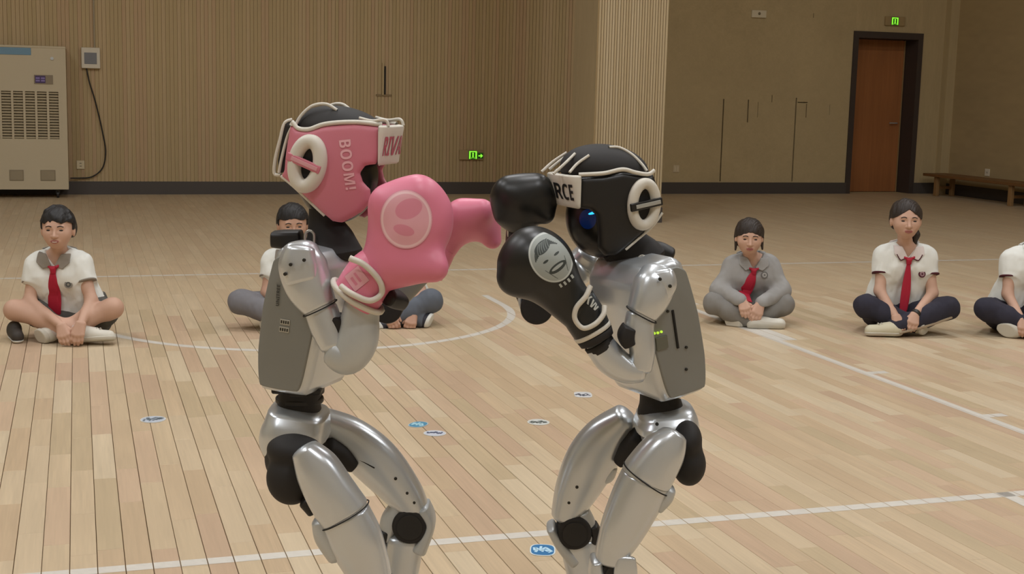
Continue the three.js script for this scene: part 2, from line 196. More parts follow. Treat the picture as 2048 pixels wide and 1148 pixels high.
// doorway
const frameMat = std(0x413732, 0.6);
const door = struct('door_1', mergeGeometries([boxG(DX0 - 0.03, DX0 + 0.05, 0, DY1 + 0.04, HZ0 - 0.36, HZ0 + 0.02), boxG(DX1 - 0.05, DX1 + 0.03, 0, DY1 + 0.04, HZ0 - 0.36, HZ0 + 0.02), boxG(DX0 + 0.05, DX1 - 0.05, DY1 - 0.05, DY1 + 0.04, HZ0 - 0.36, HZ0 + 0.02)]), frameMat, 'orange brown wooden door deep in a dark frame');
part(door, 'door_leaf', rboxG(DX0 + 0.055, DX1 - 0.055, 0.006, DY1 - 0.055, HZ0 - 0.33, HZ0 - 0.285, 0.004, 2), std(0xb67746, 0.55, 0, { map: panelMap }));
part(door, 'edge_strip', boxG(DX1 - 0.075, DX1 - 0.058, 0.006, DY1 - 0.055, HZ0 - 0.285, HZ0 - 0.275), std(0x9a7c52, 0.6));
part(door, 'door_handle', tubeG([[DX1 - 0.14, 1.0, HZ0 - 0.285], [DX1 - 0.14, 1.0, HZ0 - 0.24], [DX1 - 0.2, 1.0, HZ0 - 0.232], [DX1 - 0.27, 1.0, HZ0 - 0.232]], 0.009, 16, 8), M.silverDull);

// slatted column
{
  const X0 = 3.79, X1 = 4.56, Z1 = -3.3, Z0 = -4.0;
  const c = thing('column', 'square column clad with pale ribbed slats on its front and plain sides', 'column', [(X0 + X1) / 2, 0, (Z0 + Z1) / 2]); c.userData.kind = 'structure';
  const hw = (X1 - X0) / 2, hd = (Z1 - Z0) / 2;
  part(c, 'core', boxG(-hw, hw, 0, HY, -hd, hd - 0.03), plain(0xc9b793));
  part(c, 'cladding_back', boxG(-hw, hw, 0.16, HY, hd - 0.03, hd - 0.022), slatBack);
  const n = 26, p = 2 * hw / n, g = boxG(-p * 0.37, p * 0.37, 0.16, HY, 0, 0.022), ms = [0xdcc8a2, 0xe0cda9, 0xd6c19a].map(k => std(k, 0.7, 0, { map: panelMap })), r = rng(5);
  for (let i = 0; i < n; i++) part(c, 'slat', g, ms[Math.floor(r() * 3)]).position.set(-hw + (i + 0.5) * p, 0, hd - 0.022);
  part(c, 'baseboard', boxG(-hw - 0.012, hw + 0.012, 0, 0.16, -hd - 0.012, hd + 0.012), base);
}
// ceiling lamps: a glowing panel and the light it gives
{
  const glow = std(0xffffff, 0.5, 0, { emissive: LAMP.color, emissiveIntensity: 6 }), body = std(0x777777, 0.5, 0.5);
  LAMP.at.forEach(([x, z], i) => {
    const l = thing('ceiling_lamp', 'flat rectangular panel lamp hung from the hall ceiling', 'lamp', [x, LAMP.y, z], 0, 'panel lamps in rows under the ceiling');
    part(l, 'housing', rboxG(-LAMP.w / 2 - 0.03, LAMP.w / 2 + 0.03, 0.02, 0.1, -LAMP.h / 2 - 0.03, LAMP.h / 2 + 0.03, 0.012), body);
    part(l, 'diffuser', boxG(-LAMP.w / 2, LAMP.w / 2, 0.005, 0.02, -LAMP.h / 2, LAMP.h / 2), glow);
    for (const s of [-1, 1]) part(l, 'hanger', cylG([s * 0.5, 0.1, 0], [s * 0.5, HY - LAMP.y, 0], 0.006, 0.006, 8), body);
    const a = new THREE.RectAreaLight(LAMP.color, LAMP.intensity, LAMP.w, LAMP.h); a.position.set(x, LAMP.y - 0.01, z); a.lookAt(x, 0, z); a.name = `lamp_light_${i + 1}`; scene.add(a);
  });
}

// ---------------------------------------------------------------- things on the walls
{ // dehumidifier
  const Z = -6.5, d = thing('dehumidifier', 'tall cream industrial dehumidifier cabinet with louvre grid standing against the wall', 'dehumidifier', [-1.95, 0, Z - 0.25]);
  const cream = std(0xc6b99c, 0.55), hw = 0.58;
  const px = (x) => x + 1.95;   // world x to local
  const gx0 = -0.5, gx1 = px(-1.445), gy0 = 0.67, gy1 = 1.2;
  part(d, 'body', mergeGeometries([boxG(-hw, gx0, 0.1, 1.7, -0.25, 0.25), boxG(gx1, hw, 0.1, 1.7, -0.25, 0.25), boxG(gx0, gx1, 0.1, gy0, -0.25, 0.25), boxG(gx0, gx1, gy1, 1.7, -0.25, 0.25), boxG(gx0, gx1, gy0, gy1, -0.25, 0.08)]), cream);
  part(d, 'top_cover', rboxG(-hw - 0.004, hw + 0.004, 1.68, 1.706, -0.254, 0.254, 0.008), cream);
  part(d, 'filter', boxG(gx0, gx1, gy0, gy1, 0.08, 0.1), cream);
  const rows = 17, rh = (gy1 - gy0) / rows; for (let i = 0; i < rows; i++) { const g = boxG(gx0, gx1, -rh * 0.2, rh * 0.2, -0.012, 0.012); g.rotateX(0.35); g.translate(0, gy0 + (i + 0.5) * rh, 0.228); part(d, 'louvre_slat', g, cream); }
  const cols = 8; for (let i = 0; i <= cols; i++) { const x = gx0 + (gx1 - gx0) * i / cols; part(d, 'grille_bar', boxG(x - 0.012, x + 0.012, gy0, gy1, 0.1, 0.253), cream); }
  part(d, 'name_strip', rboxG(-0.45, px(-1.735), 1.6, 1.68, 0.245, 0.256, 0.005), std(0x6f93a9, 0.5), 'blue name strip');
  const scr = part(d, 'display', boxG(px(-1.71), px(-1.51), 1.285, 1.385, 0.25, 0.258), std(0x8d7f68, 0.5), 'display with a purple panel');
  part(scr, 'screen', boxG(px(-1.7), px(-1.59), 1.295, 1.376, 0.258, 0.2605), std(0x4b3a66, 0.3));
  for (const [a, b] of [[0, 0.042], [0.055, 0.095]]) for (const k of [0, 1]) part(scr, 'digit_bar', boxG(px(-1.692) + a, px(-1.692) + b, 1.312 + k * 0.028, 1.33 + k * 0.028, 0.2605, 0.262), std(0x8a7ab0, 0.4));
  part(d, 'lock', cylG([px(-1.515), 1.57, 0.25], [px(-1.515), 1.57, 0.262], 0.018, 0.018, 16), M.silverDull);
  for (const [a, b] of [[-2.0, -1.85], [-1.67, -1.51]]) { const w = part(d, 'window', boxG(px(a), px(b), 0.2, 0.32, 0.25, 0.256), std(0x8a7d63, 0.5)); part(w, 'pane', boxG(px(a) + 0.008, px(b) - 0.008, 0.208, 0.312, 0.2555, 0.2575), std(0x9b8f76, 0.25)); }
  for (const [x, z] of [[-0.46, 0.18], [0.46, 0.18], [-0.46, -0.18], [0.46, -0.18]]) { const c = part(d, 'castor', discG([x, 0.04, z], [1, 0, 0], 0.04, 0.015), M.black); part(c, 'fork', boxG(x - 0.022, x + 0.022, 0.05, 0.1, z - 0.02, z + 0.02), M.screw); }
}
{ // control box with its leads
  const b = thing('control_box', 'white wall control box with grey screen above the hanging black cable', 'control box', [-1.095, 1.595, HZ0 + 0.0195]);
  part(b, 'case', rboxG(-0.105, 0.105, -0.12, 0.12, 0, 0.06, 0.01), std(0xdad2be, 0.5));
  part(b, 'screen', rboxG(-0.072, 0.068, -0.07, 0.062, 0.058, 0.063, 0.004), std(0x7d7f83, 0.3));
  part(b, 'conduit', cylG([0.045, 0.12, 0.02], [0.045, 3.0, 0.02], 0.009, 0.009, 10), std(0xa59a82, 0.6), 'pale conduit running up the wall');
  part(b, 'cable', tubeG([[-0.05, -0.12, 0.03], [-0.02, -0.28, 0.04], [0.035, -0.48, 0.04], [0.115, -0.86, 0.035], [0.145, -1.1, 0.035], [0.1, -1.29, 0.03], [-0.02, -1.385, 0.03], [-0.16, -1.4, 0.03], [-0.258, -1.4, 0.05]], 0.008, 70, 8), M.black, 'black cable hanging to the dehumidifier');
}
{ const s = thing('wall_socket', 'small cream socket plate near the floor beside the dehumidifier', 'socket', [-1.235, 0.35, HZ0 + 0.0195]); part(s, 'plate', rboxG(-0.045, 0.045, -0.05, 0.05, 0, 0.014, 0.005), std(0xd6c9a8, 0.5)); for (const y of [-0.015, 0.018]) part(s, 'pin_slot', boxG(-0.012, 0.012, y - 0.003, y + 0.003, 0.0135, 0.0146), M.seam); }
{ const s = thing('wall_hook', 'thin metal rod bracket fixed upright on the grooved wall', 'bracket', [2.4, 1.24, HZ0 + 0.0195]); part(s, 'plate', boxG(-0.1, 0.1, -0.012, 0.012, 0, 0.012), std(0x8d7752, 0.5)); part(s, 'rod', rboxG(-0.025, -0.005, 0, 0.4, 0.004, 0.03, 0.006), std(0xc4b188, 0.4, 0.3)); part(s, 'rod', rboxG(0.005, 0.022, 0.01, 0.36, 0.002, 0.022, 0.005), M.seam); }
const green = std(0x0d3d10, 0.5, 0, { emissive: 0x8df03c, emissiveIntensity: 0.85 }), greenDim = std(0x0c2b0c, 0.5, 0, { emissive: 0x0c4a08, emissiveIntensity: 0.35 });
function exitSign(pos, arrow, label) {
  const s = thing('exit_sign', label, 'exit sign', pos), hw = 0.16, hh = 0.062;
  part(s, 'housing', rboxG(-hw, hw, -hh, hh, 0, 0.035, 0.006), std(0xa8926a, 0.5)); const x = arrow ? 0.02 : -0.008;
  part(s, 'field', boxG(x - 0.06, x + 0.06, -0.056, 0.056, 0.034, 0.037), greenDim);
  part(s, 'door_mark', mergeGeometries([boxG(x - 0.052, x - 0.032, -0.05, 0.05, 0.037, 0.039), boxG(x + 0.032, x + 0.052, -0.05, 0.05, 0.037, 0.039), boxG(x - 0.032, x + 0.032, 0.036, 0.05, 0.037, 0.039)]), green);
  part(s, 'running_man', mergeGeometries([cylG([x, 0.018, 0.037], [x, 0.018, 0.039], 0.012, 0.012, 14), boxG(x - 0.009, x + 0.009, -0.02, 0.006, 0.037, 0.039), ...[-1, 1].map(k => { const g = boxG(-0.004, 0.004, -0.032, 0, 0.037, 0.039); g.rotateZ(k * 0.45); g.translate(x + k * 0.003, -0.016, 0); return g; })]), green);
  if (arrow) { const g = extrudeG([[0, 0.008], [0.03, 0.008], [0.03, 0.028], [0.062, 0], [0.03, -0.028], [0.03, -0.008], [0, -0.008]], 0.002); g.translate(0.092, -0.01, 0.038); part(s, 'arrow', g, green); part(s, 'arrow_field', boxG(0.084, 0.156, -0.045, 0.03, 0.034, 0.0368), greenDim); }
}
exitSign([9.73, 2.43, HZ0], false, 'green glowing exit sign over the wooden door');
exitSign([3.55, 0.505, HZ0 + 0.0195], true, 'green glowing exit sign with arrow low on the grooved wall');
{ const s = thing('wall_box', 'small pale rectangular box high on the plain wall', 'wall box', [7.59, 2.445, HZ0]); part(s, 'case', rboxG(-0.11, 0.11, -0.05, 0.05, 0, 0.03, 0.008), std(0xdcd2b8, 0.5)); part(s, 'lens', discG([0, 0.005, 0.031], [0, 0, 1], 0.02, 0.003, 0.002, 20), std(0x7d7259, 0.3)); }
{ const s = thing('light_switch', 'pale switch plate low on the plain wall right of the column', 'switch', [6.46, 0.34, HZ0]); part(s, 'plate', rboxG(-0.045, 0.045, -0.05, 0.05, 0, 0.012, 0.004), std(0xcdbd9c, 0.5)); for (const x of [-0.018, 0.018]) part(s, 'rocker', rboxG(x - 0.012, x + 0.012, -0.03, 0.03, 0.01, 0.017, 0.003), std(0xd8caab, 0.4)); }
{ const s = thing('wall_socket', 'round white socket plate on the right wall above the bench', 'socket', [HX1, 0.37, -6.05], -Math.PI / 2); part(s, 'plate', rboxG(-0.05, 0.05, -0.05, 0.05, 0, 0.012, 0.005), std(0xe3dac6, 0.5)); for (const x of [-0.012, 0.012]) part(s, 'pin_slot', boxG(x - 0.003, x + 0.003, -0.012, 0.012, 0.0115, 0.0126), M.seam); }
{ // low gym bench along the right wall
  const b = thing('gym_bench', 'low brown wooden gym bench along the right wall', 'bench', [10.43, 0, -5.0]), wood = std(0x8c643a, 0.5, 0, { map: panelMap });
  for (const x of [-0.1, 0.1]) part(b, 'seat_plank', rboxG(x - 0.096, x + 0.096, 0.27, 0.31, -1.85, 1.85, 0.008), wood);
  for (const z of [-1.6, 0, 1.6]) { for (const x of [-0.13, 0.13]) part(b, 'leg', rboxG(x - 0.025, x + 0.025, 0, 0.27, z - 0.035, z + 0.035, 0.006), std(0x97754b, 0.6)); part(b, 'crossbar', boxG(-0.12, 0.12, 0.1, 0.14, z - 0.015, z + 0.015), wood); }
}
// ---------------------------------------------------------------- stickers on the floor
function sticker(x, z, turn, rx, rz, sq, bg, ink, rim, label) {
  const s = thing('floor_sticker', label, 'sticker', [x, 0, z], turn), out = [], n = 40; const pt = (k, f) => { const t = k / n * 2 * Math.PI, c = Math.cos(t), d = Math.sin(t); return [Math.sign(c) * Math.abs(c) ** (2 / sq) * rx * f, Math.sign(d) * Math.abs(d) ** (2 / sq) * rz * f]; };
  for (let k = 0; k < n; k++) out.push(pt(k, 1)); const g = extrudeG(out, 0.0008); g.rotateX(-Math.PI / 2); g.translate(0, 0.0012, 0); part(s, 'backing', g, std(rim, 0.5));
  const inn = []; for (let k = 0; k < n; k++) inn.push(pt(k, 0.9)); const g2 = extrudeG(inn, 0.0004); g2.rotateX(-Math.PI / 2); g2.translate(0, 0.0018, 0); part(s, 'print', g2, std(bg, 0.45));
  const r = rng(Math.round((x + 9) * 100)), marks = []; for (let k = 0; k < 9; k++) { const w = rx * (0.06 + 0.08 * r()), h = rz * (0.12 + 0.25 * r()), q = boxG(-w, w, 0, 0.0004, -h, h); q.rotateY((r() - 0.5) * 1.5); q.translate((k - 4) * rx * 0.155, 0.002, (r() - 0.5) * rz * 0.7); marks.push(q); }
  part(s, 'lettering', mergeGeometries(marks), std(ink, 0.5));
}
sticker(-1.0, 4.13, -0.3, 0.05, 0.055, 2, 0xb9c1cb, 0x6d7880, 0xcfd0cc, 'white oval floor sticker with faint blue print, alone among bare planks');
sticker(0.02, 4.44, -0.7, 0.036, 0.05, 2.4, 0x4b8aa8, 0xa9d3df, 0xb9c4c6, 'small blue floor sticker touching a white printed one');
sticker(0.05, 4.59, -0.3, 0.045, 0.045, 2, 0xc3c8d2, 0x545c74, 0xcfd0cb, 'white floor sticker with dark blue print touching a small blue one');
sticker(0.51, 4.51, -0.3, 0.046, 0.05, 2, 0xc9ccc8, 0x4d5550, 0xd2d2c8, 'pale oval floor sticker with grey strokes beside the black gloved robot');
sticker(0.87, 4.08, -0.3, 0.04, 0.055, 4, 0xcccdce, 0x4e5260, 0xd4d4d0, 'pale rounded rectangular floor sticker with dark print');
sticker(0.02, 5.97, -0.35, 0.038, 0.05, 3.2, 0x2f73a6, 0xb9def2, 0xd3dcdc, 'blue floor sticker with white lettering beside the white line');

// ---------------------------------------------------------------- boxing robots
const YAW = 0.3155, mat4 = (p, th, lean) => new THREE.Matrix4().makeTranslation(...p).multiply(new THREE.Matrix4().makeRotationY(th)).multiply(new THREE.Matrix4().makeRotationZ(-lean));
const ap = (g, m) => { g.applyMatrix4(m); return g; };
const gc = (A, B) => cone(A, B, A[3], B[3]);
const bb = (pts, pad) => [[0, 1, 2].map(i => Math.min(...pts.map(p => p[i])) - pad), [0, 1, 2].map(i => Math.max(...pts.map(p => p[i])) + pad)];
function sdfPart(parent, name, f, pts, pad, h, mat, label) { const [lo, hi] = bb(pts, pad); return part(parent, name, mesh(f, lo, hi, h), mat, label); }
// torso: profile forward (x) and up (y), width across (z)
function torso(o, m, len, prof, front) {
  const cv = new THREE.CatmullRomCurve3(prof.map(([x, y]) => V(x, y * len, 0)), true, 'catmullrom', 0.2).getPoints(66).slice(0, -1), S = cv.map(p => [p.x, p.y]);
  part(o, 'torso', ap(toCreasedNormals(extrudeG(S, 0.19, 0.022), 0.6), m), M.silver, 'silver torso shell');
  const inset = S.map(([x, y]) => [(x + 0.004) * 0.86 - 0.006, y * 0.9 + len * 0.035]);
  for (const s of [-1, 1]) { const g = extrudeG(inset, 0.008, 0.003); g.translate(0, 0, s * 0.0945); part(o, 'side_panel', ap(g, m), M.panelGrey, 'matt grey side panel'); }
}
function headGuard(o, m, sp) {
  const w = (x, y) => 0.088 - 1.8 * (x + 0.02) ** 2 - 1.1 * y * y, near = sp.near, P = poly2(sp.side), t = 0.018;
  const fS = (x, y, z) => smax(P(x, y), Math.abs(Math.abs(z) - (w(x, y) - t / 2)) - t / 2, 0.014);
  const lo = [Math.min(...sp.side.map(p => p[0])) - 0.01, Math.min(...sp.side.map(p => p[1])) - 0.01, -0.1], hi = [Math.max(...sp.side.map(p => p[0])) + 0.01, Math.max(...sp.side.map(p => p[1])) + 0.01, 0.1];
  const half = (s) => { const f = (x, y, z) => smax(fS(x, y, z), -s * z + 0.004, 0.004); return ap(mesh(f, s > 0 ? [lo[0], lo[1], -0.01] : lo, s > 0 ? hi : [hi[0], hi[1], 0.01], 0.0036), m); };
  const hg = part(o, 'head_guard', half(near), sp.mat, sp.label); part(hg, 'far_cheek_pad', half(-near), sp.mat);
  const on = (p, off, s = near) => [p[0], p[1], s * (w(p[0], p[1]) + off)];
  // brow band wrapped round the front
  const { xb, xf, y0, y1, back } = sp.visor, wz = w(xb, (y0 + y1) / 2) + 0.005, N = 44, loop = [], K = 6;
  const O = (s, v, off) => { const ph = s * Math.PI / 2, c = Math.max(Math.cos(ph), 0) ** 0.6, d = Math.sign(s) * Math.abs(Math.sin(ph)) ** 0.8; return [xb + (xf - back * v + off - xb) * c, y0 + (y1 - y0) * v, (wz + off) * d]; };
  for (let k = 0; k <= K; k++) loop.push([0.06 + 0.88 * k / K, 0]); loop.push([0.98, -0.003], [1, -0.01]); for (let k = 0; k <= 2; k++) loop.push([0.97 - 0.94 * k / 2, -0.02]); loop.push([0, -0.01], [0.02, -0.003]);
  const pos = [], idx = [], L = loop.length; for (let i = 0; i <= N; i++) for (const [v, off] of loop) pos.push(...O(-1 + 2 * i / N, v, off));
  for (let i = 0; i < N; i++) for (let k = 0; k < L; k++) { const a = i * L + k, b = i * L + (k + 1) % L; idx.push(a, b, a + L, b, b + L, a + L); }
  for (const i of [0, N]) for (let k = 1; k + 1 < L; k++) idx.push(i * L, i * L + k, i * L + k + 1);
  const vg = new THREE.BufferGeometry(); vg.setAttribute('position', new THREE.Float32BufferAttribute(pos, 3)); vg.setIndex(idx); vg.computeVertexNormals();
  part(hg, 'brow_band', ap(vg, m), M.whiteVinyl, 'white brow band');
  const patch = (fn, nu, nv, mat, name) => { const p = [], uv = [], id = []; for (let j = 0; j <= nv; j++) for (let i = 0; i <= nu; i++) { p.push(...fn(i / nu, j / nv)); uv.push(i / nu, j / nv); } for (let j = 0; j < nv; j++) for (let i = 0; i < nu; i++) { const a = j * (nu + 1) + i; id.push(a, a + 1, a + nu + 2, a, a + nu + 2, a + nu + 1); } const g = new THREE.BufferGeometry(); g.setAttribute('position', new THREE.Float32BufferAttribute(p, 3)); g.setAttribute('uv', new THREE.Float32BufferAttribute(uv, 2)); g.setIndex(id); g.computeVertexNormals(); part(hg, name, ap(g, m), mat); };
  const word = (text, color, W, H, font) => { const tx = canvasTex(W, H, (c) => { c.clearRect(0, 0, W, H); c.fillStyle = color; c.font = font; c.textAlign = 'center'; c.textBaseline = 'middle'; c.fillText(text, W / 2, H / 2); }); return new THREE.MeshStandardMaterial({ map: tx, transparent: true, roughness: 0.55, side: THREE.DoubleSide }); };
  patch((u, v) => O((0.5 - u) * 2 * sp.textSpan, 0.86 - 0.68 * v, 0.0012), 40, 4, word(sp.text, sp.ink, 1024, 256, 'bold 250px sans-serif'), 'brow_lettering');
  if (sp.boom) { const [a, b, c, d] = sp.boom; patch((u, v) => { const x = (a[0] * (1 - u) + b[0] * u) * (1 - v) + (d[0] * (1 - u) + c[0] * u) * v, y = (a[1] * (1 - u) + b[1] * u) * (1 - v) + (d[1] * (1 - u) + c[1] * u) * v; return on([x, y], 0.0012); }, 24, 6, word('BOOM!', '#e9b4bb', 1024, 220, 'bold 235px sans-serif'), 'side_lettering'); }
  // ear ring with its strap
  for (const s of [-1, 1]) {
    const r = sp.ring, q = []; for (let k = 0; k < 24; k++) { const t2 = k / 24 * 2 * Math.PI, ex = Math.cos(t2) * r.a, ey = Math.sin(t2) * r.b, x = r.c[0] + ex * Math.cos(r.tilt) - ey * Math.sin(r.tilt), y = r.c[1] + ex * Math.sin(r.tilt) + ey * Math.cos(r.tilt); q.push(on([x, y], 0.004, s)); }
    part(hg, 'ear_ring', ap(tubeG(q, r.r, 72, 14, true), m), M.whiteVinyl, 'padded white ear ring');
    const hole = []; for (let k = 0; k < 24; k++) { const t2 = k / 24 * 2 * Math.PI, ex = Math.cos(t2) * (r.a - r.r * 0.6), ey = Math.sin(t2) * (r.b - r.r * 0.6); hole.push([r.c[0] + ex * Math.cos(r.tilt) - ey * Math.sin(r.tilt), r.c[1] + ex * Math.sin(r.tilt) + ey * Math.cos(r.tilt)]); }
    const hgm = extrudeG(hole, 0.004); hgm.translate(0, 0, s * w(...r.c)); part(hg, 'ear_hole', ap(hgm, m), M.seam);
    const [p0, p1] = sp.strap, A = on(p0, 0.016, s), B = on(p1, 0.016, s); part(hg, 'ear_strap', ap(loft([[...A, 0.008, 0.004], [...B, 0.008, 0.004]], { e: 5, sub: 4, cap: 0.3 }), m), sp.mat);
    const mid = t3 => [A[0] + (B[0] - A[0]) * t3, A[1] + (B[1] - A[1]) * t3, A[2] + (B[2] - A[2]) * t3 + s * 0.0035]; part(hg, 'strap_label', ap(loft([[...mid(0.14), 0.004, 0.0016], [...mid(0.94), 0.004, 0.0016]], { e: 6, sub: 3, cap: 0.1 }), m), sp.labelMat);
    for (const tr of sp.trims) part(hg, 'piping', ap(tubeG(tr.p.map(p => on(p, tr.off ?? -0.004, s)), tr.r, 50, 8), m), tr.m || M.whiteVinyl);
  }
    const bf = extrudeG(sp.flap, 0.12, 0.008); part(hg, 'rear_flap', ap(bf, m), M.blackSoft, 'black rear flap');
  const d = sp.dome, q = new THREE.Quaternion().setFromAxisAngle(V(0, 0, 1), d.tilt), fd = ell([...d.c, 0], d.r, q); part(hg, 'crown', ap(mesh(fd, [d.c[0] - 0.16, d.c[1] - 0.12, -0.1], [d.c[0] + 0.16, d.c[1] + 0.12, 0.1], 0.005), m), M.blackSoft, 'black crown');
  for (const tr of sp.topLines) for (const s of [-1, 1]) part(hg, 'piping', ap(tubeG(tr.p.map(([x, y, z]) => [x, y, s * Math.max(z, tr.on ? surfZ(fd, x, y, 0.2) + 0.001 : z)]), tr.r, 40, 8), m), M.whiteVinyl);
  const k = sp.mask, fm = ell([...k.c, 0], k.r), mk = part(o, 'face', ap(mesh(fm, [k.c[0] - 0.14, k.c[1] - 0.16, -0.1], [k.c[0] + 0.14, k.c[1] + 0.16, 0.1], 0.005), m), M.mask, 'glossy black face shell');
  return { hg, mk, on, fm };
}
function knee(o, c, r, half) { const k = part(o, 'knee_motor', discG([c[0], c[1], c[2]], [0, 0, 1], r, half, 0.008), M.blackSoft, 'black knee motor'); part(k, 'motor_cover', discG([c[0], c[1], c[2] + half], [0, 0, 1], r * 0.72, 0.002, 0.001), M.black); return k; }
function lowerLeg(o, K, ankle, fwd, w0) {           // shin from the knee to the ankle, and the foot
  part(o, 'shin', loft([[K[0], K[1], K[2], w0, 0.036], [K[0] * 0.7 + ankle[0] * 0.3 + fwd * 0.008, K[1] * 0.7 + ankle[1] * 0.3, K[2], w0 * 0.95, 0.038], [K[0] * 0.3 + ankle[0] * 0.7, K[1] * 0.3 + ankle[1] * 0.7, ankle[2], w0 * 0.7, 0.03], [...ankle, 0.024, 0.022]], { e: 2.8 }), M.silver);
  part(o, 'ankle', discG(ankle, [0, 0, 1], 0.03, 0.026), M.blackSoft);
  const f = part(o, 'foot', rboxG(ankle[0] - (fwd > 0 ? 0.07 : 0.13), ankle[0] + (fwd > 0 ? 0.13 : 0.07), 0.012, 0.048, ankle[2] - 0.036, ankle[2] + 0.036, 0.014), M.silver); part(f, 'sole', rboxG(ankle[0] - (fwd > 0 ? 0.068 : 0.128), ankle[0] + (fwd > 0 ? 0.128 : 0.068), 0, 0.014, ankle[2] - 0.034, ankle[2] + 0.034, 0.005), M.black);
}
function seamRing(parent, P, T, a, b) {               // thin dark joint round a limb
  const t = V(...T).normalize(), n = V(0, 0, 1).cross(t).normalize(), q = t.clone().cross(n), pts = []; for (let k = 0; k < 28; k++) { const s = k / 28 * 2 * Math.PI, c = Math.cos(s), d = Math.sin(s), x = Math.sign(c) * Math.abs(c) ** 0.87 * a, y = Math.sign(d) * Math.abs(d) ** 0.87 * b; pts.push([P[0] + n.x * x + q.x * y, P[1] + n.y * x + q.y * y, P[2] + n.z * x + q.z * y]); }
  part(parent, 'joint_line', tubeG(pts, 0.0014, 60, 6, true), M.seam);
}
const screws = (parent, pts) => { for (const p of pts) part(parent, 'screw', discG(p, [0, 0, 1], 0.0035, 0.003, 0.001, 12), M.screw); };
function decal(parent, glove, p, rot, size, mat, name) { const g = new DecalGeometry(glove, V(...p), new THREE.Euler(...rot), V(...size)); const n = g.attributes.normal, q = g.attributes.position; for (let i = 0; i < q.count; i++) q.setXYZ(i, q.getX(i) + n.getX(i) * 0.0012, q.getY(i) + n.getY(i) * 0.0012, q.getZ(i) + n.getZ(i) * 0.0012); return part(parent, name, g, mat); }
const prof = [[-0.047, 0], [0.05, 0], [0.064, 0.12], [0.078, 0.4], [0.09, 0.68], [0.086, 0.86], [0.06, 0.98], [-0.005, 1.0], [-0.032, 0.94], [-0.052, 0.6], [-0.058, 0.25]];

